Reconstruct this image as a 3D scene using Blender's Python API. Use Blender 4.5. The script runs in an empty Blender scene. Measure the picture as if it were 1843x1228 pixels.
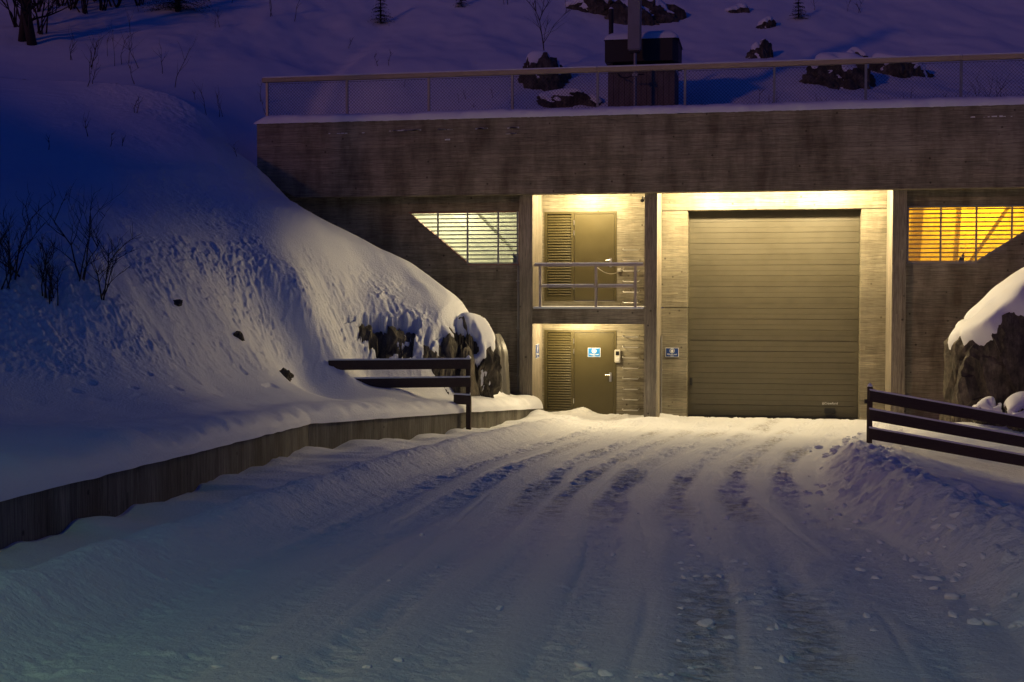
import bpy, bmesh, math, random
import numpy as np
from mathutils import Vector, Matrix, Euler

# ------------------------------------------------------------------ camera, sky, sun, exposure
scene = bpy.context.scene
col = scene.collection
R = math.radians
cam_data = bpy.data.cameras.new('camera'); cam = bpy.data.objects.new('camera', cam_data); col.objects.link(cam)
cam.location = (0, 0, 3.3)
cam.rotation_euler = (R(90-2.3), 0, R(10.9))
cam_data.sensor_width = 36; cam_data.lens = 36*2340/1843
cam_data.clip_start = .1; cam_data.clip_end = 400
scene.camera = cam

SUN_EL, SUN_AZ = 13.0, 213.0          # azimuth clockwise from +Y: the glow comes from the front left, behind the camera
world = bpy.data.worlds.new('World'); scene.world = world; world.use_nodes = True
wn = world.node_tree; wn.nodes.clear()
sky = wn.nodes.new('ShaderNodeTexSky'); sky.sky_type = 'NISHITA'; sky.sun_disc = False
sky.sun_elevation = R(SUN_EL); sky.sun_rotation = R(SUN_AZ); sky.air_density = 1.0; sky.dust_density = .3; sky.ozone_density = 4.0
tint = wn.nodes.new('ShaderNodeMix'); tint.data_type = 'RGBA'; tint.blend_type = 'MULTIPLY'; tint.inputs[0].default_value = 1
tint.inputs[7].default_value = (.085, .22, 1.0, 1)
bg = wn.nodes.new('ShaderNodeBackground'); bg.inputs[1].default_value = .031
wo = wn.nodes.new('ShaderNodeOutputWorld')
wn.links.new(sky.outputs[0], tint.inputs[6]); wn.links.new(tint.outputs[2], bg.inputs[0]); wn.links.new(bg.outputs[0], wo.inputs[0])
sun_data = bpy.data.lights.new('sun', 'SUN'); sun_data.energy = .225; sun_data.angle = R(3); sun_data.color = (1, .42, .18)
sun = bpy.data.objects.new('sun', sun_data); col.objects.link(sun)
to_sun = Vector((math.sin(R(SUN_AZ))*math.cos(R(SUN_EL)), math.cos(R(SUN_AZ))*math.cos(R(SUN_EL)), math.sin(R(SUN_EL))))
sun.rotation_euler = to_sun.to_track_quat('Z', 'Y').to_euler()
vs = scene.view_settings; vs.view_transform = 'Standard'; vs.look = 'None'; vs.exposure = 0; vs.gamma = 1; vs.use_curve_mapping = False
scene.render.engine = 'CYCLES'
scene.cycles.max_bounces = 6; scene.cycles.diffuse_bounces = 4; scene.cycles.glossy_bounces = 2; scene.cycles.transparent_max_bounces = 8
scene.cycles.use_denoising = True; scene.cycles.caustics_reflective = False; scene.cycles.caustics_refractive = False
random.seed(7)

# ------------------------------------------------------------------ helpers
def tag(o, label=None, cat=None, group=None, kind=None):
    if label: o['label'] = label
    if cat: o['category'] = cat
    if group: o['group'] = group
    if kind: o['kind'] = kind
    return o
def thing(name, label, cat, loc=(0,0,0), group=None):
    o = bpy.data.objects.new(name, None); col.objects.link(o); o.location = loc; o.empty_display_size = .2
    return tag(o, label, cat, group)
def base_of(parent):
    b = Vector((0,0,0)); p = parent
    while p is not None: b += p.location; p = p.parent
    return b
def link(name, me, mat=None, parent=None, loc=(0,0,0)):
    o = bpy.data.objects.new(name, me); col.objects.link(o); o.parent = parent; o.location = loc
    if mat is not None and not me.materials: me.materials.append(mat)
    return o
def mesh(name, verts, faces, mat, parent=None, smooth=False):
    """world-space verts; placed relative to the parent's base"""
    b = base_of(parent)
    me = bpy.data.meshes.new(name)
    me.from_pydata([(v[0]-b.x, v[1]-b.y, v[2]-b.z) for v in verts], [], faces); me.update()
    if smooth: me.polygons.foreach_set('use_smooth', [True]*len(me.polygons))
    return link(name, me, mat, parent)
BOX_F = [(0,3,2,1),(4,5,6,7),(0,1,5,4),(1,2,6,5),(2,3,7,6),(3,0,4,7)]
def box_v(x0,x1,y0,y1,z0,z1): return [(x0,y0,z0),(x1,y0,z0),(x1,y1,z0),(x0,y1,z0),(x0,y0,z1),(x1,y0,z1),(x1,y1,z1),(x0,y1,z1)]
def box(name, x0,x1,y0,y1,z0,z1, mat, parent=None, bevel=0.0):
    b = base_of(parent)
    bm = bmesh.new()
    vs_ = [bm.verts.new((v[0]-b.x, v[1]-b.y, v[2]-b.z)) for v in box_v(x0,x1,y0,y1,z0,z1)]
    for f in BOX_F: bm.faces.new([vs_[i] for i in f])
    if bevel: bmesh.ops.bevel(bm, geom=list(bm.edges), offset=bevel, segments=2, affect='EDGES')
    me = bpy.data.meshes.new(name); bm.to_mesh(me); bm.free()
    return link(name, me, mat, parent)
def prism(name, poly_xz, y0, y1, mat, parent=None):
    """polygon in X,Z (counter-clockwise seen from -Y) extruded along Y"""
    n = len(poly_xz)
    v = [(x,y0,z) for x,z in poly_xz] + [(x,y1,z) for x,z in poly_xz]
    f = [tuple(range(n)), tuple(range(2*n-1, n-1, -1))] + [(i, i+n, (i+1)%n+n, (i+1)%n) for i in range(n)]
    return mesh(name, v, f, mat, parent)
class MB:
    def __init__(s): s.v = []; s.f = []
    def box(s, *a):
        n = len(s.v); s.v += box_v(*a); s.f += [tuple(i+n for i in q) for q in BOX_F]; return s
    def prism(s, poly, y0, y1):
        n = len(poly); k = len(s.v)
        s.v += [(x,y0,z) for x,z in poly] + [(x,y1,z) for x,z in poly]
        s.f += [tuple(k+i for i in range(n)), tuple(k+i for i in range(2*n-1, n-1, -1))] + [(k+i, k+i+n, k+(i+1)%n+n, k+(i+1)%n) for i in range(n)]
        return s
    def tube(s, pts, radii, sides=6, cap=True):
        pts = [Vector(p) for p in pts]; n0 = len(s.v)
        if not hasattr(radii, '__len__'): radii = [radii]*len(pts)
        up = Vector((.13,.27,1)).normalized()
        for i, p in enumerate(pts):
            d = (pts[min(i+1, len(pts)-1)]-pts[max(i-1, 0)])
            d = d.normalized() if d.length > 1e-6 else Vector((0,0,1))
            a = d.cross(up)
            if a.length < .05: a = d.cross(Vector((1,0,0)))
            a.normalize(); b = d.cross(a)
            for k in range(sides):
                t = 2*math.pi*k/sides; q = p + (a*math.cos(t)+b*math.sin(t))*radii[i]; s.v.append(tuple(q))
        for i in range(len(pts)-1):
            for k in range(sides):
                s.f.append((n0+i*sides+k, n0+i*sides+(k+1)%sides, n0+(i+1)*sides+(k+1)%sides, n0+(i+1)*sides+k))
        if cap:
            s.f.append(tuple(n0+k for k in range(sides-1, -1, -1))); s.f.append(tuple(n0+(len(pts)-1)*sides+k for k in range(sides)))
        return s
    def build(s, name, mat, parent=None, smooth=False): return mesh(name, s.v, s.f, mat, parent, smooth)
def grid_mesh(name, X, Y, Z, mat, parent=None, keep=None, attr=None):
    """X,Y,Z arrays (rows, cols) -> one smooth mesh object"""
    r, c = X.shape; b = base_of(parent)
    co = np.stack([X-b.x, Y-b.y, Z-b.z], -1).reshape(-1, 3).astype(np.float32)
    i = np.arange(r*c).reshape(r, c)
    q = np.stack([i[:-1,:-1], i[:-1,1:], i[1:,1:], i[1:,:-1]], -1).reshape(-1, 4)
    if keep is not None: q = q[keep.reshape(-1)]
    me = bpy.data.meshes.new(name)
    me.vertices.add(len(co)); me.vertices.foreach_set('co', co.reshape(-1))
    me.loops.add(q.size); me.loops.foreach_set('vertex_index', q.reshape(-1).astype(np.int32))
    me.polygons.add(len(q)); me.polygons.foreach_set('loop_start', np.arange(0, q.size, 4, dtype=np.int32))
    me.polygons.foreach_set('use_smooth', np.ones(len(q), dtype=bool))
    me.update(calc_edges=True)
    for an, arr in (attr or {}).items():
        a = me.attributes.new(an, 'FLOAT', 'POINT'); a.data.foreach_set('value', arr.reshape(-1).astype(np.float32))
    return link(name, me, mat, parent)

# ------------------------------------------------------------------ materials (all procedural)
def new_mat(name):
    m = bpy.data.materials.new(name); m.use_nodes = True
    nt = m.node_tree; nt.nodes.clear()
    out = nt.nodes.new('ShaderNodeOutputMaterial'); bs = nt.nodes.new('ShaderNodeBsdfPrincipled')
    nt.links.new(bs.outputs[0], out.inputs[0])
    return m, nt, bs
def N(nt, t, **kw):
    n = nt.nodes.new(t)
    for k, v in kw.items():
        if k.startswith('i_'): n.inputs[k[2:].replace('_', ' ')].default_value = v
        elif k[0] == 'n' and k[1:].isdigit(): n.inputs[int(k[1:])].default_value = v
        else: setattr(n, k, v)
    return n
def ramp(nt, src, stops, interp='LINEAR'):
    r = nt.nodes.new('ShaderNodeValToRGB'); r.color_ramp.interpolation = interp
    els = r.color_ramp.elements
    while len(els) < len(stops): els.new(.5)
    for e, (p, c) in zip(els, stops): e.position = p; e.color = (*c, 1) if len(c) == 3 else c
    nt.links.new(src, r.inputs[0]); return r
def coords(nt, scale=(1,1,1), kind='Object'):
    tc = nt.nodes.new('ShaderNodeTexCoord'); mp = nt.nodes.new('ShaderNodeMapping'); mp.inputs['Scale'].default_value = scale
    if kind == 'World':
        g = nt.nodes.new('ShaderNodeNewGeometry'); nt.links.new(g.outputs['Position'], mp.inputs[0])
    else: nt.links.new(tc.outputs[kind], mp.inputs[0])
    return mp
def mixc(nt, a, b, fac, mode='MIX'):
    m = nt.nodes.new('ShaderNodeMix'); m.data_type = 'RGBA'; m.blend_type = mode
    for s, v in ((0, fac), (6, a), (7, b)):
        if hasattr(v, 'links') or hasattr(v, 'is_linked'): nt.links.new(v, m.inputs[s])
        else: m.inputs[s].default_value = v if s == 0 else (*v, 1)
    return m.outputs[2]
def bump(nt, bs, height, strength, dist):
    b = N(nt, 'ShaderNodeBump'); b.inputs['Strength'].default_value = strength; b.inputs['Distance'].default_value = dist
    nt.links.new(height, b.inputs['Height']); nt.links.new(b.outputs[0], bs.inputs['Normal']); return b
def noise(nt, mp, scale, detail=4, rough=.5):
    n = N(nt, 'ShaderNodeTexNoise'); n.inputs['Scale'].default_value = scale; n.inputs['Detail'].default_value = detail; n.inputs['Roughness'].default_value = rough
    nt.links.new(mp.outputs[0], n.inputs['Vector']); return n
def mathn(nt, op, a, b=None, c=None):
    m = N(nt, 'ShaderNodeMath', operation=op)
    for i, v in enumerate((a, b, c)):
        if v is None: continue
        if hasattr(v, 'is_linked'): nt.links.new(v, m.inputs[i])
        else: m.inputs[i].default_value = v
    return m.outputs[0]

def snow_mat(name, dirt=False, fine=1.0):
    m, nt, bs = new_mat(name)
    mp = coords(nt, kind='World')
    n1 = noise(nt, mp, 26, 6, .62); n2 = noise(nt, mp, 1.3, 3)
    c = mixc(nt, (.80,.82,.86), (.88,.89,.91), n2.outputs[0])
    if dirt:
        at = N(nt, 'ShaderNodeAttribute', attribute_name='dirt')
        mp2 = coords(nt, (5, 14, 1), 'World'); n3 = noise(nt, mp2, 1.0, 6, .7)
        f = mathn(nt, 'MULTIPLY', at.outputs['Fac'], ramp(nt, n3.outputs[0], [(.42,(0,0,0)),(.62,(1,1,1))]).outputs[0])
        c = mixc(nt, c, (.30,.27,.24), f)
    nt.links.new(c, bs.inputs['Base Color'])
    bs.inputs['Roughness'].default_value = .62; bs.inputs['Specular IOR Level'].default_value = .25
    bump(nt, bs, n1.outputs[0], .55*fine, .03)
    return m
def concrete(name, vertical=False, board=.098, base=(.30,.28,.245), stain=.5, axis='X'):
    """board-marked concrete: every board leaves its own tone, grain and a fine ridge"""
    m, nt, bs = new_mat(name)
    tc = coords(nt, kind='World'); sp = N(nt, 'ShaderNodeSeparateXYZ'); nt.links.new(tc.outputs[0], sp.inputs[0])
    if vertical:
        across = mathn(nt, 'ADD', sp.outputs[0], mathn(nt, 'MULTIPLY', sp.outputs[1], 1.0)); along = sp.outputs[2]
    else:
        across = sp.outputs[2]; along = mathn(nt, 'ADD', sp.outputs[0], mathn(nt, 'MULTIPLY', sp.outputs[1], 1.0))
    t = mathn(nt, 'DIVIDE', across, board); idx = mathn(nt, 'FLOOR', t); fr = mathn(nt, 'FRACT', t)
    seg = mathn(nt, 'FLOOR', mathn(nt, 'DIVIDE', mathn(nt, 'ADD', along, mathn(nt, 'MULTIPLY', idx, 1.37)), 2.9))
    cv = N(nt, 'ShaderNodeCombineXYZ'); nt.links.new(idx, cv.inputs[0]); nt.links.new(seg, cv.inputs[1])
    wn_ = N(nt, 'ShaderNodeTexWhiteNoise'); wn_.noise_dimensions = '3D'; nt.links.new(cv.outputs[0], wn_.inputs['Vector'])
    gv = N(nt, 'ShaderNodeCombineXYZ')
    nt.links.new(mathn(nt, 'MULTIPLY', along, 1.9), gv.inputs[0]); nt.links.new(mathn(nt, 'MULTIPLY', across, 62), gv.inputs[1]); nt.links.new(wn_.outputs[0], gv.inputs[2])
    grain = noise(nt, gv, 1.6, 6, .65)
    sv = N(nt, 'ShaderNodeCombineXYZ'); nt.links.new(mathn(nt, 'ADD', sp.outputs[0], sp.outputs[1]), sv.inputs[0]); nt.links.new(mathn(nt, 'MULTIPLY', sp.outputs[2], .28), sv.inputs[1])
    streak = noise(nt, sv, 1.9, 6, .62)
    blot = noise(nt, tc, 1.1, 5, .6)
    dark = tuple(k*.34 for k in base); lite = tuple(min(1, k*1.35) for k in base)
    c = mixc(nt, dark, lite, ramp(nt, grain.outputs[0], [(.34,(0,0,0)),(.62,(1,1,1))]).outputs[0])
    c = mixc(nt, c, base, .25)
    tone = ramp(nt, wn_.outputs[0], [(0,(.80,.79,.78)),(.5,(.96,.96,.96)),(1,(1.10,1.09,1.06))])
    c = mixc(nt, c, tone.outputs[0], .8, 'MULTIPLY')
    st = ramp(nt, streak.outputs[0], [(.36,(.42,.38,.34)),(.60,(1,1,1))])
    c = mixc(nt, c, st.outputs[0], stain, 'MULTIPLY')
    bl = ramp(nt, blot.outputs[0], [(.35,(.78,.77,.75)),(.62,(1.05,1.05,1.04))])
    c = mixc(nt, c, bl.outputs[0], .7, 'MULTIPLY')
    vor = N(nt, 'ShaderNodeTexVoronoi'); vor.inputs['Scale'].default_value = 3.3; nt.links.new(tc.outputs[0], vor.inputs['Vector'])
    hole = ramp(nt, vor.outputs['Distance'], [(.055,(.18,.16,.14)),(.11,(1,1,1))])
    c = mixc(nt, c, hole.outputs[0], .75, 'MULTIPLY')
    edge = ramp(nt, fr, [(0,(.40,.40,.40)),(.09,(1,1,1)),(.91,(1,1,1)),(1,(.40,.40,.40))])
    c = mixc(nt, c, edge.outputs[0], .55, 'MULTIPLY')
    nt.links.new(c, bs.inputs['Base Color'])
    bs.inputs['Roughness'].default_value = .85; bs.inputs['Specular IOR Level'].default_value = .2
    h = mathn(nt, 'ADD', mathn(nt, 'MULTIPLY', wn_.outputs[0], .6), mathn(nt, 'MULTIPLY', grain.outputs[0], .8))
    h = mathn(nt, 'ADD', h, mathn(nt, 'MULTIPLY', edge.outputs[0], .6))
    bump(nt, bs, h, .7, .012)
    return m
def paint(name, colr, rough=.5, var=.12, metal=0.0, spec=.4, scale=3.0, grime=.25):
    m, nt, bs = new_mat(name)
    mp = coords(nt, kind='World'); n = noise(nt, mp, scale, 6, .6); n2 = noise(nt, mp, 45, 3)
    c = mixc(nt, tuple(k*(1-var) for k in colr), tuple(min(1, k*(1+var)) for k in colr), n.outputs[0])
    g = ramp(nt, n.outputs[0], [(.30,(.6,.57,.52)),(.55,(1,1,1))]); c = mixc(nt, c, g.outputs[0], grime, 'MULTIPLY')
    nt.links.new(c, bs.inputs['Base Color']); bs.inputs['Metallic'].default_value = metal; bs.inputs['Specular IOR Level'].default_value = spec
    rr = ramp(nt, n.outputs[0], [(.2,(rough*.8,)*3),(.8,(min(1, rough*1.2),)*3)]); nt.links.new(rr.outputs[0], bs.inputs['Roughness'])
    bump(nt, bs, n2.outputs[0], .12, .003)
    return m
def wood(name, colr, axis=0):
    m, nt, bs = new_mat(name)
    sc = [38, 38, 38]; sc[axis] = 1.6
    mp = coords(nt, tuple(sc)); n = noise(nt, mp, 1, 6, .65); mp2 = coords(nt, kind='World'); n2 = noise(nt, mp2, 2.2, 4)
    c = mixc(nt, tuple(k*.45 for k in colr), tuple(k*1.4 for k in colr), n.outputs[0]); c = mixc(nt, c, tuple(k*.6 for k in colr), mathn(nt, 'MULTIPLY', n2.outputs[0], .7))
    nt.links.new(c, bs.inputs['Base Color']); bs.inputs['Roughness'].default_value = .8; bs.inputs['Specular IOR Level'].default_value = .2
    bump(nt, bs, n.outputs[0], .6, .006); return m
def rock_mat(name):
    m, nt, bs = new_mat(name)
    mp = coords(nt, kind='World'); n = noise(nt, mp, 2.6, 8, .65); mp2 = coords(nt, (9, 3, 2.2), 'World'); n2 = noise(nt, mp2, 1.2, 7, .7)
    c = ramp(nt, n.outputs[0], [(.28,(.03,.027,.023)),(.5,(.10,.09,.072)),(.72,(.22,.20,.16))]).outputs[0]
    c = mixc(nt, c, ramp(nt, n2.outputs[0], [(.35,(.35,.33,.3)),(.65,(1.25,1.15,1.0))]).outputs[0], .9, 'MULTIPLY')
    nt.links.new(c, bs.inputs['Base Color']); bs.inputs['Roughness'].default_value = .72; bs.inputs['Specular IOR Level'].default_value = .35
    bump(nt, bs, mathn(nt, 'ADD', n.outputs[0], n2.outputs[0]), .9, .05); return m
def flat(name, colr, rough=.5, metal=0.0, spec=.4):
    m, nt, bs = new_mat(name); mp = coords(nt, kind='World'); n = noise(nt, mp, 12, 4)
    nt.links.new(mixc(nt, tuple(k*.9 for k in colr), tuple(min(1, k*1.08) for k in colr), n.outputs[0]), bs.inputs['Base Color'])
    bs.inputs['Roughness'].default_value = rough; bs.inputs['Metallic'].default_value = metal; bs.inputs['Specular IOR Level'].default_value = spec
    return m
def emit(name, colr, strength):
    m, nt, bs = new_mat(name); bs.inputs['Base Color'].default_value = (.8,.8,.8,1)
    bs.inputs['Emission Color'].default_value = (*colr, 1); bs.inputs['Emission Strength'].default_value = strength; return m
def glass_mat():
    m = bpy.data.materials.new('window_glass'); m.use_nodes = True; nt = m.node_tree; nt.nodes.clear()
    out = nt.nodes.new('ShaderNodeOutputMaterial'); mx = nt.nodes.new('ShaderNodeMixShader'); tr = nt.nodes.new('ShaderNodeBsdfTransparent'); gl = nt.nodes.new('ShaderNodeBsdfGlossy')
    tr.inputs[0].default_value = (.93,.95,.93,1); gl.inputs['Roughness'].default_value = .08; mx.inputs[0].default_value = .06
    nt.links.new(tr.outputs[0], mx.inputs[1]); nt.links.new(gl.outputs[0], mx.inputs[2]); nt.links.new(mx.outputs[0], out.inputs[0]); return m
def ice_mat():
    m, nt, bs = new_mat('frosted_ice'); mp = coords(nt, (9, 9, .7), 'World'); n = noise(nt, mp, 1.0, 6, .65)
    c = ramp(nt, n.outputs[0], [(.32,(.12,.105,.085)),(.52,(.13,.12,.10)),(.7,(.27,.26,.24))]).outputs[0]
    nt.links.new(c, bs.inputs['Base Color']); bs.inputs['Roughness'].default_value = .38; bump(nt, bs, n.outputs[0], .5, .04); return m
M = dict(snow=snow_mat('snow'), road_snow=snow_mat('packed_road_snow', True, 1.5), cap=snow_mat('snow_cap', fine=.6),
    conc=concrete('board_marked_concrete', base=(.30,.272,.20), stain=.45), conc_dark=concrete('weathered_board_concrete', base=(.33,.29,.22), stain=.8),
    conc_v=concrete('vertical_board_concrete', True, base=(.34,.30,.235), stain=.4), conc_wall=concrete('retaining_wall_concrete', True, .11, (.22,.205,.17), .8),
    door=paint('olive_brown_door_paint', (.082,.067,.026), .42, .05, grime=.12), gate=paint('grey_olive_door_paint', (.084,.074,.047), .46, .06, grime=.3),
    trim=paint('dark_door_seal', (.03,.028,.025), .7), galv=paint('galvanised_steel', (.30,.29,.28), .5, .15, .6), steel=paint('brushed_steel', (.6,.58,.55), .3, .1, .9),
    railp=paint('grey_rail_paint', (.42,.37,.33), .55, .1), railtop=wood('handrail_wood', (.52,.40,.28)), fence=wood('dark_fence_wood', (.075,.052,.045)),
    rock=rock_mat('dark_rock'), bark=paint('dark_bark', (.04,.028,.022), .9, .3), needle=paint('spruce_needles', (.018,.03,.018), .8, .3),
    hut=paint('brown_concrete_hut', (.17,.135,.12), .85, .2, grime=.6), hood=paint('dark_metal_hood', (.028,.022,.02), .6, .2), mast=paint('mast_grey', (.27,.25,.26), .6, .1),
    pale=paint('pale_room_wall', (.72,.72,.62), .8, .06, grime=.15), amber=paint('room_wall_plaster', (.72,.66,.52), .8, .12, grime=.5), brace=paint('brace_steel', (.5,.5,.42), .6, .1),
    copper=paint('reddish_frame', (.30,.15,.10), .5, .2), glass=glass_mat(), ice=ice_mat(), blue=flat('sign_blue', (.02,.22,.62), .35), navy=flat('sign_navy', (.012,.05,.24), .35),
    white=flat('white_print', (.82,.82,.8), .5), plastic=flat('pale_plastic', (.6,.57,.48), .45), black=flat('black_plastic', (.015,.015,.016), .4),
    tube=emit('lamp_tube', (1,.86,.58), 6), lampglass=emit('street_lamp_glass', (.72,1,.42), 8))

FRONT_PTS = [(-9.89,15.56,1.68),(-10.94,17.22,2.33),(-11.63,18.33,2.96),(-12.39,19.54,3.67),(-13.54,21.39,4.50),(-16.15,25.54,5.93),(-18.75,29.69,7.74),(-22.23,35.24,10.20),(-24.83,39.40,12.11),(-26.57,42.18,13.51),(-9.14,17.13,1.63),(-9.98,18.72,2.17),(-10.62,19.95,2.93),(-11.32,21.28,3.69),(-12.31,23.16,4.58),(-14.04,26.45,5.98),(-16.27,30.68,7.81),(-19.24,36.33,10.29),(-22.71,42.93,13.51),(-8.96,20.62,1.47),(-9.62,22.15,1.99),(-10.20,23.50,2.87),(-10.86,25.04,3.75),(-11.56,26.68,4.75),(-12.01,27.74,5.43),(-12.88,29.76,6.53),(-14.32,33.11,8.08),(-16.38,37.91,10.47),(-19.26,44.62,13.74),(-8.54,23.55,1.34),(-9.31,25.67,1.92),(-9.32,25.71,2.84),(-9.74,26.89,3.78),(-10.09,27.86,4.42),(-10.47,28.94,5.05),(-11.62,30.17,5.67),(-12.52,31.34,6.26),(-8.20,25.96,1.28),(-8.51,26.93,1.56),(-8.73,27.65,2.69),(-8.91,28.25,3.30),(-9.19,29.14,3.88),(-9.50,30.12,4.48),(-7.34,26.53,1.19),(-7.61,27.51,1.47),(-7.83,28.32,2.57),(-7.97,28.83,3.05),(-8.16,29.52,3.43),(-8.40,30.41,3.96),(-6.45,27.61,1.06),(-6.63,28.41,1.55),(-6.78,29.03,2.41),(-6.92,29.63,2.76),(-7.08,30.32,3.03),(-6.10,28.29,1.01),(-6.44,29.90,2.06),(-6.57,30.49,2.31),(-6.40,9.30,1.98),(-8.00,9.50,1.93),(-8.80,13.00,1.78),(-7.20,13.00,1.80),(-7.30,16.30,1.58),(-8.30,17.50,1.56),(-8.10,20.50,1.36),(-7.90,22.30,1.25),(-7.40,24.50,1.10),(-6.75,27.20,1.04),(-6.10,29.80,0.78),(-5.80,31.50,0.62),(-9.50,5.00,2.10),(-6.00,4.00,2.20),(-4.60,-3.00,2.60),(-9.00,-3.00,2.70),(-14.00,-3.00,6.00),(-12.00,7.00,2.60),(-16.00,6.00,6.80),(-18.50,9.00,8.20),(-22.00,12.00,8.40),(-27.00,16.00,9.40),(-30.00,20.00,10.20),(-35.00,26.00,12.50),(-20.00,20.00,6.90),(-17.00,24.00,6.00),(-6.50,32.30,0.60),(-7.30,32.30,0.80),(-8.30,32.30,1.60),(-9.30,32.30,2.60),(-10.50,32.30,3.90),(-11.60,32.30,5.00),(-12.60,32.30,5.95),(-13.40,32.30,6.80)]  # far-left points add an unseen knoll, raised to block low sun from the bank
BACK_PTS = [(-22.23,35.24,10.20),(-24.83,39.40,12.11),(-26.57,42.18,13.51),(-19.24,36.33,10.29),(-22.71,42.93,13.51),(-14.32,33.11,8.08),(-16.38,37.91,10.47),(-19.26,44.62,13.74),(-12.00,32.30,7.50),(-12.00,34.50,7.55),(-12.00,36.00,7.75),(-9.00,32.30,7.50),(-9.00,34.50,7.55),(-9.00,36.00,7.75),(-6.00,32.30,7.50),(-6.00,34.50,7.55),(-6.00,36.00,7.75),(-3.00,32.30,7.50),(-3.00,34.50,7.55),(-3.00,36.00,7.75),(0.00,32.30,7.50),(0.00,34.50,7.55),(0.00,36.00,7.75),(3.00,32.30,7.50),(3.00,34.50,7.55),(3.00,36.00,7.75),(6.00,32.30,7.50),(6.00,34.50,7.55),(6.00,36.00,7.75),(10.00,32.30,7.50),(10.00,34.50,7.55),(10.00,36.00,7.75),(15.00,32.30,7.50),(15.00,34.50,7.55),(15.00,36.00,7.75),(-13.37,37.02,9.40),(-14.38,39.83,10.74),(-15.36,42.56,12.19),(-16.30,45.19,13.74),(-19.10,53.02,19.04),(-21.91,60.89,25.36),(-10.94,37.48,9.40),(-11.77,40.33,10.74),(-12.57,43.09,12.19),(-13.34,45.76,13.74),(-15.64,53.69,19.04),(-17.95,61.66,25.36),(-7.70,38.11,9.40),(-8.28,41.01,10.74),(-8.85,43.81,12.19),(-9.40,46.52,13.74),(-11.02,54.58,19.04),(-12.66,62.67,25.36),(-4.46,38.73,9.40),(-4.80,41.68,10.74),(-5.13,44.53,12.19),(-5.45,47.28,13.74),(-6.41,55.47,19.04),(-7.37,63.69,25.36),(-1.22,39.36,9.40),(-1.32,42.35,10.74),(-1.41,45.24,12.19),(-1.51,48.04,13.74),(-1.79,56.35,19.04),(-2.08,64.71,25.36),(2.02,39.98,9.40),(2.16,43.02,10.74),(2.30,45.96,12.19),(2.44,48.80,13.74),(2.82,57.24,19.04),(3.20,65.73,25.36),(5.26,40.60,9.40),(5.65,43.69,10.74),(6.02,46.67,12.19),(6.38,49.56,13.74),(7.44,58.13,19.04),(8.49,66.75,25.36),(7.58,41.05,9.40),(8.14,44.17,10.74),(8.68,47.19,12.19),(9.20,50.10,13.74),(10.74,58.77,19.04),(12.27,67.47,25.36),(11.74,41.85,9.40),(12.61,45.03,10.74),(13.46,48.11,12.19),(14.27,51.08,13.74),(16.67,59.91,19.04),(19.07,68.78,25.36),(-31.80,50.58,19.04),(-36.45,58.09,25.36),(-27.18,51.47,19.04),(-31.16,59.11,25.36),(-22.56,52.35,19.04),(-25.88,60.13,25.36),(-45.00,60.00,24.00),(45.00,60.00,22.00),(45.00,33.00,10.00),(-45.00,33.00,12.00)]

def tps_fit(pts, lam=0.02):
    P = np.array(pts, float); n = len(P)
    d = np.hypot(P[:,None,0]-P[None,:,0], P[:,None,1]-P[None,:,1])
    K = np.where(d > 0, d*d*np.log(d+1e-9), 0) + lam*np.eye(n)
    Q = np.c_[np.ones(n), P[:,:2]]
    A = np.block([[K, Q], [Q.T, np.zeros((3,3))]])
    w = np.linalg.solve(A, np.r_[P[:,2], 0, 0, 0])
    return P, w
def tps_eval(fit, X, Y):
    P, w = fit
    X = np.asarray(X, float); Y = np.asarray(Y, float)
    out = w[-3] + w[-2]*X + w[-1]*Y
    for k in range(len(P)):
        d2 = (X-P[k,0])**2 + (Y-P[k,1])**2
        out = out + w[k]*0.5*d2*np.log(d2+1e-9)
    return out
def hash2(ix, iy, seed):
    h = (ix.astype(np.int64)*374761393 + iy.astype(np.int64)*668265263 + seed*974711) & 0xffffffff
    h = ((h ^ (h >> 13))*1274126177) & 0xffffffff
    h = ((h ^ (h >> 16))*2246822519) & 0xffffffff
    return ((h ^ (h >> 15)) & 0xffff)/65535.0
def vnoise(x, y, seed=0):
    x = np.asarray(x, float); y = np.asarray(y, float)
    ix = np.floor(x); iy = np.floor(y); fx = x-ix; fy = y-iy
    fx = fx*fx*fx*(fx*(6*fx-15)+10); fy = fy*fy*fy*(fy*(6*fy-15)+10)
    a = hash2(ix, iy, seed); b = hash2(ix+1, iy, seed); c = hash2(ix, iy+1, seed); d = hash2(ix+1, iy+1, seed)
    return (a+(b-a)*fx + (c-a)*fy + (a-b-c+d)*fx*fy)*2-1
def fbm(x, y, seed=0, octaves=4, gain=0.5):
    s = 0; amp = 1; t = 0
    for o in range(octaves):
        s = s + amp*vnoise(x*2**o+o*17.3, y*2**o+o*9.1, seed+o); t += amp; amp *= gain
    return s/t
def sstep(a, b, x):
    t = np.clip((np.asarray(x, float)-a)/(b-a), 0, 1); return t*t*(3-2*t)
def gauss(x, y, cx, cy, sx, sy=None):
    sy = sy or sx
    return np.exp(-((x-cx)/sx)**2-((y-cy)/sy)**2)
FRONT_FIT = tps_fit(FRONT_PTS); BACK_FIT = tps_fit(BACK_PTS)
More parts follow.
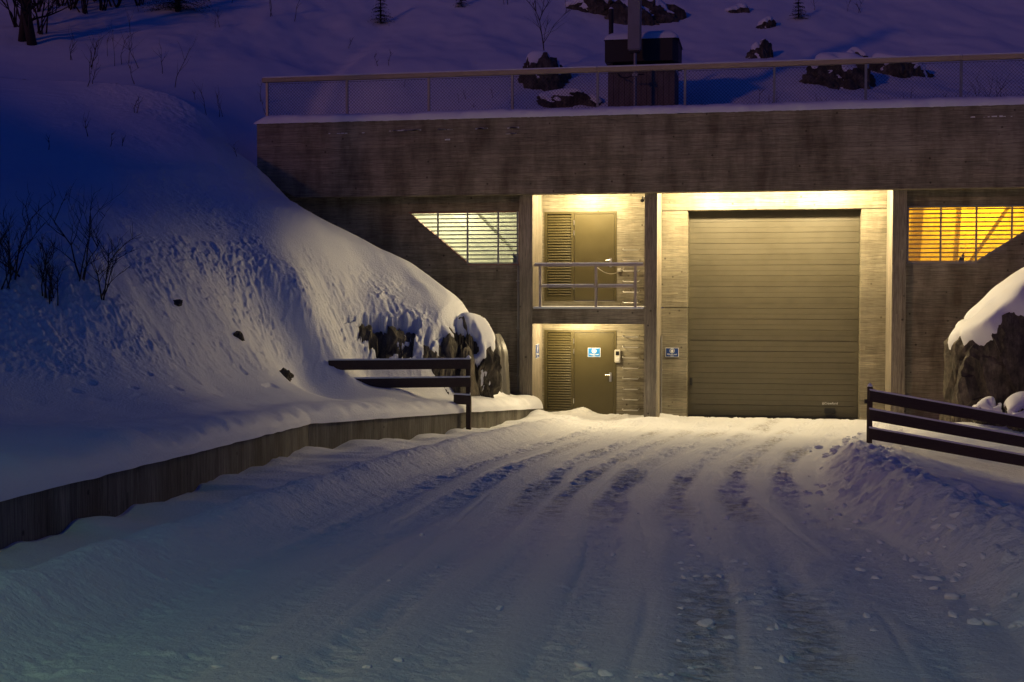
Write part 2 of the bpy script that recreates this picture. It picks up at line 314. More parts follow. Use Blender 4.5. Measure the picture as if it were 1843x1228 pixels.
# plan lines (Y, X)
WALL_Y = [-4, 20.9, 32.6]; WALL_X = [-3.88, -7.54, -5.43]
def wall_x(Y): return np.interp(Y, WALL_Y, WALL_X)
def wall_top(Y): return np.interp(Y, [-4, 0, 9.2, 20.9, 27.6, 32.6], [2.3, 2.15, 1.67, 1.03, .62, .27])
def road_base(Y):
    t = (31.0-np.asarray(Y, float))/1.2
    return .054*1.2*np.where(t > 20, t, np.log1p(np.exp(np.clip(t, -30, 20))))
def left_edge(Y): return np.interp(Y, [-4, 6.5, 9, 12.7, 19.3, 28.3, 33], [-3.6, -4.15, -4.35, -4.55, -4.8, -4.5, -4.3])
def right_edge(Y): return np.interp(Y, [-4, 5, 8.2, 10.5, 13, 15.3, 19.1, 24, 29, 33.2], [1.3, 1.55, 1.55, 1.38, 1.05, .8, .85, 1.25, 2.0, 2.7])
RIGHT_PTS = [(1.95,5,1.66),(2.15,8.2,1.66),(1.95,10.5,1.53),(1.6,13,1.40),(1.4,15.3,1.24),(1.4,19.1,1.0),(1.85,22.5,.66),(2.0,25.2,.36),(2.5,27,.28),(2.9,29,.2),(3.5,25.5,.04),(4.9,25.8,-.3),(3.3,31.5,.12),
 (5.3,22,-.15),(4,28.6,.4),(8,28,.8),(6,32,.4),(10,32,1.0),(3.0,14,1.0),(3.6,18,.55),(3.4,10,1.28),(6,15,.5),(4.5,10,1.3),(9,20,0),(12,12,.6),(20,20,0),(20,32,1.5),(20,5,1),(6,3,1.7)]
RIGHT_FIT = tps_fit(RIGHT_PTS)
def bank_smooth(X, Y): return tps_eval(FRONT_FIT, X, Y)
def hill_smooth(X, Y):
    h = tps_eval(BACK_FIT, X, Y)
    w = 1-sstep(-13.3, -12.5, X)
    d = bank_smooth(X, np.full_like(np.asarray(X, float), 32.3)) - tps_eval(BACK_FIT, X, np.full_like(np.asarray(X, float), 32.3))
    return h + d*w*np.exp(-(np.asarray(Y, float)-32.3)/4)
def ground_smooth(X, Y):
    b = road_base(Y); xl = left_edge(Y); xr = right_edge(Y)
    cl = .22*np.exp(-((X-(xl-.3))/.36)**2)*(1-.5*sstep(26, 31, Y))
    fl = .03*(1-sstep(-.5, .25, X-xl))
    k = sstep(-.1, .62, X-xr)
    r = tps_eval(RIGHT_FIT, X, Y)
    return (b+cl+fl)*(1-k) + r*k

# ------------------------------------------------------------------ ground: road, banks, hillside
def poly_mask(X, Z, poly, soft, seed, wob=.06):
    """1 inside a ragged polygon in X,Z"""
    Xw = X + wob*fbm(X*5, Z*4, seed, 4, .6); Zw = Z + wob*1.3*fbm(X*7+9, Z*3+5, seed+3, 4, .65)
    n = len(poly); inside = np.zeros(X.shape, bool); dist = np.full(X.shape, 9.0)
    for i in range(n):
        x0, z0 = poly[i]; x1, z1 = poly[(i+1) % n]
        c = ((z0 > Zw) != (z1 > Zw)); xx = (x1-x0)*(Zw-z0)/((z1-z0) if abs(z1-z0) > 1e-9 else 1e-9)+x0
        inside ^= c & (Xw < xx)
        t = np.clip(((Xw-x0)*(x1-x0)+(Zw-z0)*(z1-z0))/((x1-x0)**2+(z1-z0)**2), 0, 1)
        dist = np.minimum(dist, np.hypot(Xw-(x0+t*(x1-x0)), Zw-(z0+t*(z1-z0))))
    return sstep(-soft, soft, np.where(inside, dist, -dist))
ROCK_POLYS = [[(-8.88,2.66),(-8.70,2.73),(-8.15,2.71),(-7.6,2.54),(-7.63,1.82),(-7.96,1.72),(-8.27,1.79),(-8.69,2.19)],
 [(-7.12,2.55),(-6.81,2.51),(-6.87,1.89),(-7.09,2.11)], [(-6.77,2.43),(-6.46,2.41),(-6.47,1.45),(-6.69,1.6)], [(-7.6,2.3),(-7.3,2.36),(-7.05,2.3),(-6.8,1.7),(-7.5,1.6)]]
def rock_mask(X, Z):
    m = np.zeros(X.shape)
    for k, p in enumerate(ROCK_POLYS): m = np.maximum(m, poly_mask(X, Z, p, .03, 40+k, .17))
    st = sstep(.05, .35, vnoise(X*9, Z*1.6, 71))*((X > -7.7) & (X < -6.4))*.9
    mott = sstep(.12, .34, fbm(X*4.5, Z*3.2, 73, 4, .65))*.85
    return m*(1-st*sstep(-7.75, -7.5, X))*(1-mott)
def bank_height(X, Y):
    h = bank_smooth(X, Y)
    al = X*.75-Y*.65; ac = X*.65+Y*.75
    zl = np.where(X > -10.5, 4.24-.47*(X+10.5), 4.3)
    shelf = wall_top(Y)+.62
    rough = (1-sstep(-.25, .30, h-zl+.25*fbm(X*.9, Y*.9, 5, 2)))*sstep(-.05, .7, h-shelf)
    rough = np.maximum(rough, .30*(1-sstep(-11.5, -10.2, X))*sstep(-.05, .5, h-shelf))
    near = 1-sstep(33, 38, np.asarray(Y, float))
    big = .06*fbm(al/1.3, ac/.45, 11, 3, .55)
    crumb = .10*np.abs(vnoise(al/.38, ac/.2, 13)*fbm(X*1.2, Y*1.2, 16, 2)) + .115*np.abs(fbm(al/.17+.8*vnoise(X*2, Y*2, 12), ac/.105+.8*vnoise(X*1.7, Y*1.7, 14), 15, 4, .65)) + .085*np.clip(fbm(X/.11, Y/.11, 19, 3, .6), 0, 1) - .04
    d = rough*near*(big + crumb*np.clip(.62+.75*fbm(X*.9, Y*.9, 21, 3), .08, 1.4))
    pits = np.clip(vnoise(X*4.3, Y*4.3, 23)-.55, 0, 1)*sstep(.0, .35, h-shelf+.3)*(1-rough)*(1-sstep(2.6, 3.2, h))
    d = d + .10*fbm(X*.28, Y*.28, 31, 3) + .010*fbm(X*2.2, Y*2.2, 33, 3) - .10*pits
    d = d + .020*(1-rough)*near*sstep(-9.8, -8.6, X)*sstep(1.6, 2.2, h)*np.sin(ac*13+3*fbm(X*.7, Y*.7, 38, 2))*np.clip(.4+fbm(X*.9, Y*.9, 39, 2), 0, 1)
    d = d + .05*(1-rough)*sstep(3.2, 4.4, h)*vnoise(al/3.2, ac/.75, 37)          # wind ripples on the upper slope
    return h + d
def lip(d, thick, hw, hb):
    w = .34; q = np.clip(d/w, 0, 1)
    return np.where(d < w, hw-.015+(hb-hw+.015)*np.sqrt(np.clip(1-(1-q)**2, 0, 1)), hb)

ny, nd = 760, 640
ty = np.linspace(0, 1, ny); Yr = 2.0*(32.3/2.0)**(ty**.62); Yr = 2.0 + (Yr-2.0)
Yr = np.interp(ty, [0, .10, .32, 1], [-3.0, 8.5, 17.5, 32.3])
td = np.linspace(0, 1, nd); Dd = np.interp(td, [0, .10, .62, .86, 1], [0, .7, 6.2, 12, 40])
Yg, Dg = np.meshgrid(Yr, Dd, indexing='ij')
Xg = wall_x(Yg) - Dg + .055*(1-sstep(0, .3, Dg))*(1+.25*vnoise(Yg*2.1, Yg*0, 3))
Hb = bank_height(Xg, Yg)
wt = wall_top(Yg)+.006*vnoise(Yg*3, Yg*0, 8)
shelf_h = wt+.30+.05*vnoise(Yg*.8, Dg*.8, 6)+.025*vnoise(Yg*3.1, Dg*2, 7)
k = sstep(.35, 1.2, Dg); Hb = shelf_h*(1-k)+Hb*k
Zg = lip(Dg+.03*vnoise(Yg*4, Dg*6, 9)*sstep(0, .1, Dg), .3, wt, Hb)
mk = rock_mask(Xg, Zg)*(Yg > 25.3); Zg = Zg - .60*mk
tag(grid_mesh('left_snow_bank', Xg, Yg, Zg, M['snow']), kind='structure')

# rock outcrop showing through the bank: one solid faceted mass
gx, gy = np.meshgrid(np.linspace(-9.4, -6.2, 170), np.linspace(25.6, 31.4, 200))
def facets(x, y, cell, seed, amp, tilt):
    gx_, gy_ = x/cell, y/cell; best = np.full(x.shape, 9.0); out = np.zeros(x.shape)
    for dx in (-1, 0, 1):
        for dy in (-1, 0, 1):
            ix = np.floor(gx_)+dx; iy = np.floor(gy_)+dy
            px = ix+hash2(ix, iy, seed); py = iy+hash2(ix, iy, seed+1)
            dd = np.hypot(gx_-px, gy_-py)
            v = amp*(hash2(ix, iy, seed+2)-.5) + tilt*((hash2(ix, iy, seed+3)-.5)*(gx_-px)+(hash2(ix, iy, seed+4)-.5)*(gy_-py))
            out = np.where(dd < best, v, out); best = np.minimum(best, dd)
    return out
gx = np.minimum(gx, wall_x(gy)-.45+(gx+9.4)*.01)
hz = bank_smooth(gx, gy)
pm = np.zeros(gx.shape)
for k_, p_ in enumerate(ROCK_POLYS): pm = np.maximum(pm, poly_mask(gx, hz, p_, .12, 40+k_, .10))
rz = hz - .62 + .40*pm + facets(gx+.25*hz, gy+.6*hz, .42, 90, .30, .5) + facets(gx, gy-.3*hz, .17, 95, .08, .15) + .05*fbm(gx*3, gy*3+hz*2, 92, 4)
edge = np.minimum(np.minimum(gx+9.4, -6.2-gx), np.minimum(gy-25.6, 31.4-gy)); rz = rz - .8*(1-sstep(0, .35, edge))
ro = grid_mesh('rock_outcrop', gx, gy, rz, M['rock'])
bm = bmesh.new(); bm.from_mesh(ro.data); be = [e for e in bm.edges if e.is_boundary]
ex = bmesh.ops.extrude_edge_only(bm, edges=be)['geom']
for v in ex:
    if isinstance(v, bmesh.types.BMVert): v.co.z -= 1.4
bm.to_mesh(ro.data); bm.free(); ro.data.polygons.foreach_set('use_smooth', [False]*len(ro.data.polygons))
tag(ro, 'dark jagged rock showing through the snowy bank above the left plank fence', 'rock')

def hill_height(X, Y):
    h = hill_smooth(X, Y)
    up = sstep(35.5, 38.5, Y)
    w = 1-sstep(-13.3, -12.5, X)
    b = .10*fbm(X*.28, Y*.28, 31, 3)*w
    return h + b + up*(.30*fbm(X*.22, Y*.22, 51, 3) + .11*fbm(X*.7+Y*.2, Y*.6, 55, 3)) + .012*fbm(X*2.2, Y*2.2, 33, 3)
xs = np.interp(np.linspace(0, 1, 520), [0, .12, .85, 1], [-52, -24, 12, 50]); ys = np.interp(np.linspace(0, 1, 330), [0, .75, 1], [32.3, 50, 80])
hy, hx = np.meshgrid(ys, xs, indexing='ij')
hzz = hill_height(hx, hy); seam = bank_height(hx, np.full_like(hx, 32.3))
wj = (1-sstep(-13.3, -12.5, hx))*np.exp(-((hy-32.3)/1.2)); hzz = hzz*(1-wj)+seam*wj
hump = .55*gauss(hx, hy, -13.1, 32.4, .55, .8); hzz = hzz + hump*0
tag(grid_mesh('hillside', hx, hy, hzz, M['snow']), kind='structure')
def hill_at(x, y): 
    a = np.array([float(x)]); b = np.array([float(y)])
    return float((hill_height(a, b) if y >= 32.3 else bank_height(a, b))[0])

# road with plough ridges, wheel ruts and the right-hand bank, one sheet
RUTS = [(.09,.026),(.20,.032),(.34,.030),(.43,.028),(.54,.034),(.66,.034),(.78,.032),(.91,.030)]
def road_detail(X, Y):
    xl = left_edge(Y); xr = right_edge(Y); wob = .10*vnoise(Y*.23, Y*0, 61)
    t = (X-xl)/(xr-xl); rut = np.zeros(X.shape)
    for k, (c, w) in enumerate(RUTS):
        cc = c + .018*vnoise(Y*.14+k*7, Y*0, 62) + .02*wob
        rut = np.maximum(rut, np.exp(-(np.abs(t-cc)/(w*(1+.35*vnoise(Y*.5, Y*0+k, 85))))**4)*(.85+.25*vnoise(Y*.3, t*3+k, 63)))
    inroad = sstep(-.02, .04, t)*(1-sstep(.97, 1.02, t))
    slant = X*.35
    tread = np.abs(fbm(X/.30, (Y+slant)/.11, 64, 4, .65))*(.034+.010*sstep(.45, .6, t)*(1-sstep(12, 15, Y))+.060*sstep(12, 19, Y)) - .012
    crumbs = np.clip(fbm(X*5.5, Y*8, 83, 4, .65)-.12, 0, 1)*sstep(.05, .5, fbm(X*.9, Y*.35, 84, 3)+.15)*.05*(1-sstep(11, 15, Y))
    d = inroad*(rut*(tread-.020-.008*sstep(10, 17, Y)) + (1-rut)*(.010*fbm(X*1.3, Y*.7, 65, 3)+.007*fbm(X*6, Y*9, 66, 4)) + crumbs)
    for k, (c, w_) in enumerate(((.17,.006),(.27,.005),(.39,.006),(.50,.005),(.60,.006),(.73,.006),(.86,.005))):
        d = d - inroad*.012*np.exp(-((t-c-.03*vnoise(Y*.11+k*3, Y*0, 86))/w_)**2)*np.clip(.6+vnoise(Y*.5+k*5, Y*0, 87), 0, 1)
    ridge = np.exp(-((X-(xl-.28))/.24)**2)
    d = d + ridge*(.04*vnoise(Y*2.1, X*1.5, 67)+.035*np.abs(fbm(Y*7, X*7, 68, 4, .6))) + np.exp(-((X-(xl+.02))/.34)**2)*(.016*np.abs(fbm(X*5+Y*2, Y*5-X*2, 69, 4, .6))+.014*np.clip(vnoise(X*9, Y*9, 70)-.2, 0, 1))
    rb = sstep(-.15, .2, X-xr)*(1-sstep(.9, 1.6, X-xr))
    rb2 = rb*sstep(28, 24, Y) if False else rb
    d = d + rb2*(.10*fbm(X*2.6, Y*2.2, 72, 4, .6) + .075*np.clip(fbm(X*5.5, Y*5.5, 73, 3, .6), 0, 1))
    field = sstep(.8, 1.6, X-xr)
    d = d + field*(.05*fbm(X*.8, Y*1.4, 74, 3) + .018*np.abs(fbm(X*2.2, Y*7.5, 75, 3)) + .07*np.sin((Y-.35*X)*1.5+1.4*vnoise(X*.4, Y*.4, 76))*sstep(17, 20, Y)*(1-sstep(25, 27, Y)))
    wallside = (1-sstep(-1.1, -.5, X-xl))
    d = d + wallside*(.05*vnoise(Y*1.1, X*1.2, 77)+.03*vnoise(Y*3.3, X*2, 78)) + .06*gauss(X, X*0, wall_x(Y)+.05, 0, .28, 1)*(.4+1.1*vnoise(Y*1.3, Y*0, 79))
    dirt = inroad*np.clip(rut*1.1, 0, 1)*sstep(.1, .6, fbm(X*.9, Y*.35, 80, 2))*.8
    return d, dirt
def ground_height(X, Y):
    h = ground_smooth(X, Y); d, dirt = road_detail(X, Y)
    h = h + d
    h = h + .28*gauss(X, Y, -5.55, 32.0, .36, .7) + .12*gauss(X, Y, -5.2, 31.0, .4, 1.0)
    foot = np.exp(-((Y-33.45)/.3)**2)*(X < 2.9)*(X > -5.6)
    h = h + foot*(.03+.08*np.clip(vnoise(X*1.9, Y, 81), -.4, 1)+.03*vnoise(X*7, Y*5, 82))*(1-.75*sstep(-2.2, -1.7, X)*(1-sstep(2.3, 2.6, X)))
    h = h + .13*gauss(X, Y, -2.72, 31.95, .75, .45) + .10*gauss(X, Y, 3.0, 31.9, .6, .5)
    return h, dirt
yr = np.interp(np.linspace(0, 1, 900), [0, .06, .36, .68, 1], [-3, 5, 10.5, 19, 33.72])
xr_ = np.interp(np.linspace(0, 1, 760), [0, .80, .93, 1], [-7.9, 3.0, 7.5, 26])
gy2, gx2 = np.meshgrid(yr, xr_, indexing='ij')
gx2 = np.where(gx2 < -3.5, -3.5+(gx2+3.5)*((wall_x(gy2)-.12)+3.5)/(-7.9+3.5), gx2)
gz2, dirt2 = ground_height(gx2, gy2)
tag(grid_mesh('road', gx2, gy2, gz2, M['road_snow'], attr={'dirt': dirt2}), kind='structure')
def ground_at(x, y):
    return float(ground_height(np.array([float(x)]), np.array([float(y)]))[0][0])

# ------------------------------------------------------------------ retaining wall on the left
rw = thing('retaining_wall', 'low concrete retaining wall under thick snow along the left road edge', 'wall', (-7.54, 20.9, 0))
for a, b, in (((-4.0), 20.9), (20.9, 32.55)):
    n = 24; yy = np.linspace(a, b, n+1); v = []; f = []
    for y in yy:
        x = float(wall_x(y)); z = float(wall_top(y)); rb_ = float(road_base(y))-.5
        v += [(x, y, rb_), (x, y, z), (x-.3, y, z), (x-.3, y, rb_)]
    for i in range(n):
        for q in range(4): f.append((4*i+q, 4*i+(q+1) % 4, 4*i+4+(q+1) % 4, 4*i+4+q))
    f += [(3,2,1,0), (4*n, 4*n+1, 4*n+2, 4*n+3)]
    mesh('wall_section', v, [tuple(reversed(q)) for q in f], M['conc_wall'], rw)

# ------------------------------------------------------------------ tunnel portal building
YB, YF, YD, YW = 31.9, 32.2, 33.7, 32.5      # beam front, pillar front, door plane, side-wall front
portal = thing('tunnel_portal', 'board-marked concrete tunnel portal set into the snowy hill', 'building', (0, 32.2, 0))
prism('parapet_beam', [(-12.85,7.55),(-12.85,6.45),(-12.72,6.2),(-12.3,5.9),(-11.8,5.65),(20,5.65),(20,7.55)][::1], YB, 32.3, M['conc_dark'], portal)
box('ceiling_slab', -12.8, 20, 32.302, 35.2, 5.95, 6.25, M['conc'], portal)
for x0, x1 in ((-6.01,-5.68), (-2.87,-2.56), (3.03,3.35)):
    MB().box(x0,x1,YF,YD+.02,-.5,2.80).box(x0+.008,x1-.008,YF+.008,YD,2.80,2.815).box(x0,x1,YF,YD+.02,2.815,5.95).build('pillar', M['conc_v'], portal)
# service bay back wall
MB().box(-5.68,-5.62,YD,33.95,-.5,5.95).box(-3.72,-2.87,YD,33.95,-.5,5.95).box(-5.62,-3.72,YD,33.95,2.22,2.98).box(-5.62,-3.72,YD,33.95,5.31,5.95).box(-5.62,-3.72,YD,33.95,-.5,0).build('service_bay_wall', M['conc'], portal)
# balcony
MB().box(-5.68,-2.87,YF+.004,32.45,2.42,2.80).box(-5.68,-2.87,32.45,YD,2.64,2.80).build('balcony_slab', M['conc_v'] if False else M['conc_dark'], portal)
# garage bay wall panels with open joints
box('wall_header', -2.56,3.03,YD,34.5,5.312,5.95, M['conc'], portal, .006)
box('wall_panel', -2.56,-1.9,YD,34.5,2.82,5.30, M['conc'], portal, .006)
box('wall_panel', -2.56,-1.9,YD,34.5,-.4,2.80, M['conc'], portal, .006)
box('wall_panel', 2.42,3.03,YD,34.5,-.4,5.30, M['conc'], portal, .006)
box('joint_backing', -2.56,3.03,34.51,34.55,-.4,5.95, M['trim'], portal)
# side walls with the slanted window openings
LW = [(-9.0,5.28),(-6.06,5.28),(-6.06,3.9),(-7.39,3.9)]; RWN = [(3.40,5.28),(7.0,5.28),(4.96,3.9),(3.40,3.9)]
wl = MB()
wl.prism([(-12.8,5.28),(-6.01,5.28),(-6.01,5.95),(-12.8,5.95)], YW, 32.8).prism([(-12.8,-.6),(-6.01,-.6),(-6.01,3.9),(-12.8,3.9)], YW, 32.8)
wl.prism([(-12.8,3.9),(-7.39,3.9),(-9.0,5.28),(-12.8,5.28)], YW, 32.8).prism([(-6.06,3.9),(-6.01,3.9),(-6.01,5.28),(-6.06,5.28)], YW, 32.8)
wl.build('side_wall', M['conc_dark'], portal)
wr = MB()
wr.prism([(3.35,5.28),(20,5.28),(20,5.95),(3.35,5.95)], YW, 32.8).prism([(3.35,-.6),(20,-.6),(20,3.9),(3.35,3.9)], YW, 32.8)
wr.prism([(4.96,3.9),(20,3.9),(20,5.28),(7.0,5.28)], YW, 32.8).prism([(3.35,3.9),(3.40,3.9),(3.40,5.28),(3.35,5.28)], YW, 32.8)
wr.build('side_wall', M['conc_dark'], portal)
# rooms behind the windows
def room(x0, x1, mat, lampcol, power, lx, lz, braces):
    v = box_v(x0,x1,32.81,34.6,2.6,5.94); f = [(0,1,2,3),(7,6,5,4),(1,5,6,2),(2,6,7,3),(3,7,4,0)]
    rm = mesh('room_shell', v, f, mat, portal)
    for p, q, w in braces:
        dx, dz = q[0]-p[0], q[1]-p[1]; L = math.hypot(dx, dz); nx, nz = -dz/L*w/2, dx/L*w/2
        prism('room_brace', [(p[0]+nx,p[1]+nz),(p[0]-nx,p[1]-nz),(q[0]-nx,q[1]-nz),(q[0]+nx,q[1]+nz)], 34.36, 34.45, M['pale'] if x0 < 0 else M['amber'], rm)
    ld = bpy.data.lights.new('room_lamp', 'POINT'); ld.energy = power; ld.color = lampcol; ld.shadow_soft_size = .03
    lo = bpy.data.objects.new('room_lamp', ld); col.objects.link(lo); lo.parent = rm; lo.location = (lx, 33.05-32.2, lz)
    lo.location = Vector((lx, 33.1, lz))-base_of(rm)
room(-10.2,-6.02, M['pale'], (1,.92,.62), 165, -8.3, 5.6, [((-8.5,5.9),(-6.1,3.4),.5),((-6.5,2.8),(-6.5,5.9),.18)])
room(3.36,9.2, M['amber'], (1,.50,.012), 330, 5.4, 5.6, [((4.3,3.0),(6.2,5.9),.22),((4.15,5.9),(4.0,3.0),.26),((5.3,2.8),(7.2,5.9),.16),((5.0,5.9),(4.9,3.9),.14)])
def window(poly, verts_x, label):
    cx = sum(p[0] for p in poly)/4
    w = MB()
    n = len(poly); ccx = sum(p[0] for p in poly)/n; ccz = sum(p[1] for p in poly)/n
    inner = [(p[0]+(ccx-p[0])*.03, p[1]+(ccz-p[1])*.055) for p in poly]
    for i in range(n):
        a, b, c, d = poly[i], poly[(i+1)%n], inner[(i+1)%n], inner[i]
        w.prism([d, c, b, a] if False else [a, d, c, b], YW+.02, YW+.24)
    win = w.build('window', M['copper'] if poly is LW else M['galv'], portal)
    gl = prism('glass_pane', inner[::-1], YW+.235, YW+.243, M['glass'], win)
    def xr(z):
        # interval of the trapezium at height z
        t = (z-3.9)/1.38
        return ((-7.39-1.61*t), -6.06) if poly is LW else (3.40, 4.96+2.04*t)
    nb = 13
    for i in range(nb):
        z = 5.20-.1035*i; a, b = xr(z)
        box('window_bar', a+.03, b-.01, YW+.035, YW+.075, z-.016, z+.016, M['galv'], win)
    for x in verts_x:
        z0 = 3.9; 
        if poly is LW and x < -7.39: z0 = 3.9+(-7.39-x)/1.61*1.38
        if poly is RWN and x > 4.96: z0 = 3.9+(x-4.96)/2.04*1.38
        box('window_post', x-.022, x+.022, YW+.012, YW+.034, z0+.02, 5.27, M['galv'], win)
    return win
window(LW, (-8.2,-7.42,-6.62,-6.12), ''); window(RWN, (4.17,4.98,5.78,6.55), '')
# snow along the top of the parapet
xx = np.linspace(-12.92, 20, 1100); ph = np.linspace(0, math.pi, 15)
PX, PH = np.meshgrid(xx, ph, indexing='ij')
amp = .25+.02*vnoise(PX*.9, PX*0, 101)+.012*vnoise(PX*5, PX*0, 102); endt = np.sqrt(np.clip((PX+12.93)/.35, .02, 1))
SY = 32.30-(.44+.015*vnoise(PX*6, PH*2, 103))*np.cos(PH); SZ = 7.545+amp*endt*np.sin(PH)**.42+.008*vnoise(PX*14, PH*3, 104)
grid_mesh('snow_cap', PX, SY, SZ, M['cap'], portal)
box('snow_cap', -5.675,-2.875, 32.19, 33.68, 2.803, 2.85, M['cap'], portal, .02)
# little snow ridges caught on the board joints of the beam
sn = MB(); rr = random.Random(5)
for xa, xb, z, dens in ((-9.7,-6.0,7.28,150),(-6.6,-6.0,7.14,14),(-8.2,-7.6,7.02,8),(4.3,6.2,7.28,16),(-11.8,-9.9,7.25,14)):
    for i in range(dens):
        x = rr.uniform(xa, xb)
        if vnoise(np.array([x*2.3]), np.array([z]), 7)[0] < -.15: continue
        s = rr.uniform(.008, .035); sn.box(x-s*1.3, x+s*1.3, YB-.014, YB+.004, z, z+s*rr.uniform(.5, 1.1))
tag(sn.build('clinging_snow', M['cap'], portal), kind='stuff')
# sectional garage door
gd = box('garage_door', -1.895,2.415,34.24,34.28,-.1,5.308, M['trim'], portal)
NP = 19; ph_ = 5.30/NP
pv = []; prof = [(0,-.006),(.004,-.022),(.128,-.022),(.131,-.018),(.137,-.018),(.140,-.022),(ph_-.006,-.022),(ph_-.001,-.006)]
xa, xb = -1.89, 2.41
me_p = bpy.data.meshes.new('door_panel')
vv = [(xa, y, z) for z, y in prof] + [(xb, y, z) for z, y in prof]; n = len(prof)
ff = [(i, i+n, i+1+n, i+1) for i in range(n-1)] + [tuple(range(n)), tuple(range(2*n-1, n-1, -1))]
me_p.from_pydata(vv, [], ff); me_p.update(); me_p.materials.append(M['gate'])
rgp = random.Random(3)
for i in range(NP):
    o = link('door_panel', me_p, None, gd, Vector((0, 34.24, .01+i*ph_))-base_of(gd)); o.rotation_euler[0] = R(rgp.uniform(-1.8,1.8))
box('bottom_seal', -1.89,2.41,34.22,34.238,-.06,.012, M['trim'], gd)
box('pull_handle', 1.58,1.86,34.182,34.214,.10,.24, M['black'], gd, .012); box('handle_grip', 1.64,1.80,34.17,34.184,.165,.19, M['trim'], gd, .004)
box('lock_plate', -1.85,-1.78,34.18,34.214,.78,.98, M['black'], gd, .008)
def text(body, size, loc, mat, parent, name='lettering', rotz=0, extrude=.0008, align='CENTER', bold=.0):
    cu = bpy.data.curves.new('txt', 'FONT'); cu.body = body; cu.size = size; cu.align_x = align; cu.align_y = 'CENTER'; cu.extrude = extrude; cu.offset = bold; cu.resolution_u = 2
    t = bpy.data.objects.new('txt', cu); col.objects.link(t)
    me = bpy.data.meshes.new_from_object(t.evaluated_get(bpy.context.evaluated_depsgraph_get())); bpy.data.objects.remove(t); bpy.data.curves.remove(cu)
    me.transform(Matrix.Rotation(rotz, 4, 'Z') @ Matrix.Rotation(R(90), 4, 'X')); me.materials.clear()
    return link(name, me, mat, parent, Vector(loc)-base_of(parent))
text('((Crawford', .085, (1.72, 34.212, .36), M['white'], gd, 'maker_lettering')
# steel service doors with louvred side panel
def service_door(z0, z1, nsl, tagx):
    x0, x1, xm = -5.62, -3.72, -4.87
    fr = MB()
    fr.box(x0,x0+.07,YD-.012,33.90,z0,z1).box(x1-.06,x1,YD-.012,33.90,z0,z1).box(x0+.07,x1-.06,YD-.012,33.90,z1-.06,z1).box(xm-.05,xm+.03,YD-.008,33.90,z0,z1-.06).box(x0+.07,xm-.05,YD-.006,33.90,z0,z0+.12)
    d = fr.build('service_door', M['door'], portal)
    leaf = box('door_leaf', xm+.036, x1-.066, YD+.004, YD+.06, z0+.01, z1-.066, M['door'], d, .006)
    box('louvre_backing', x0+.07, xm-.05, 33.86, 33.88, z0+.12, z1-.06, M['trim'], d)
    zt = z1-.075; zb = z0+.135; p = (zt-zb)/nsl
    me = bpy.data.meshes.new('louvre_slat'); a = x0+.075; b = xm-.055
    pr = [(0,.0),(-.030,.012),(-.030,.020),(-.004,p*.86),(.012,p*.86),(.0,.014)]
    vv = [(a,y,z) for y,z in pr]+[(b,y,z) for y,z in pr]; n = len(pr)
    me.from_pydata(vv, [], [(i, i+n, (i+1)%n+n, (i+1)%n) for i in range(n)]+[tuple(range(n)), tuple(range(2*n-1, n-1, -1))]); me.update(); me.materials.append(M['door'])
    for i in range(nsl): link('louvre_slat', me, None, d, Vector((0, YD+.04, zb+i*p))-base_of(d))
    for hz_ in (z1-.35, z1-.62, z0+.3): MB().tube([(xm+.03,YD-.02,hz_),(xm+.03,YD-.02,hz_+.13)], .014, 8).build('hinge', M['steel'], d)
    hx, hz_ = x1-.16, z0+1.02
    box('handle_plate', hx-.03, hx+.03, YD-.008, YD+.006, hz_-.14, hz_+.10, M['steel'], d, .006)
    MB().tube([(hx,YD-.008,hz_+.04),(hx,YD-.06,hz_+.04),(hx-.13,YD-.06,hz_+.035)], .013, 8).build('handle_lever', M['steel'], d)
    return d
service_door(2.98, 5.31, 30, 0); service_door(.0, 2.22, 30, 1)

# ------------------------------------------------------------------ portal lamps: batten lights up behind the beam
def batten(x0, x1, y, z, watts, n, label):
    t = thing('batten_light', label, 'lamp', ((x0+x1)/2, y, z))
    box('housing', x0, x1, y-.05, y+.05, z-.02, z+.05, M['galv'], t, .01)
    MB().tube([(x0+.04,y,z-.04),(x1-.04,y,z-.04)], .018, 10).build('lamp_tube', M['tube'], t)
    for i in range(n):
        ld = bpy.data.lights.new('lamp_light', 'POINT'); ld.energy = watts/n; ld.color = (1,.79,.45); ld.shadow_soft_size = .06
        lo = bpy.data.objects.new('lamp_light', ld); col.objects.link(lo); lo.parent = t
        lo.location = Vector((x0+(x1-x0)*(i+.5)/n, y-.01, z-.15))-t.location
    return t
batten(-4.95,-3.7, 32.9, 5.90, 400, 2, 'ceiling batten light glowing above the upper service door')
batten(-5.1,-4.0, 33.0, 2.60, 170, 2, 'batten light under the balcony glowing above the lower service door')
batten(-1.9,-.2, 32.66, 5.90, 700, 2, 'long batten light over the left half of the garage door')
batten(.6,2.3, 32.66, 5.90, 700, 2, 'long batten light over the right half of the garage door')

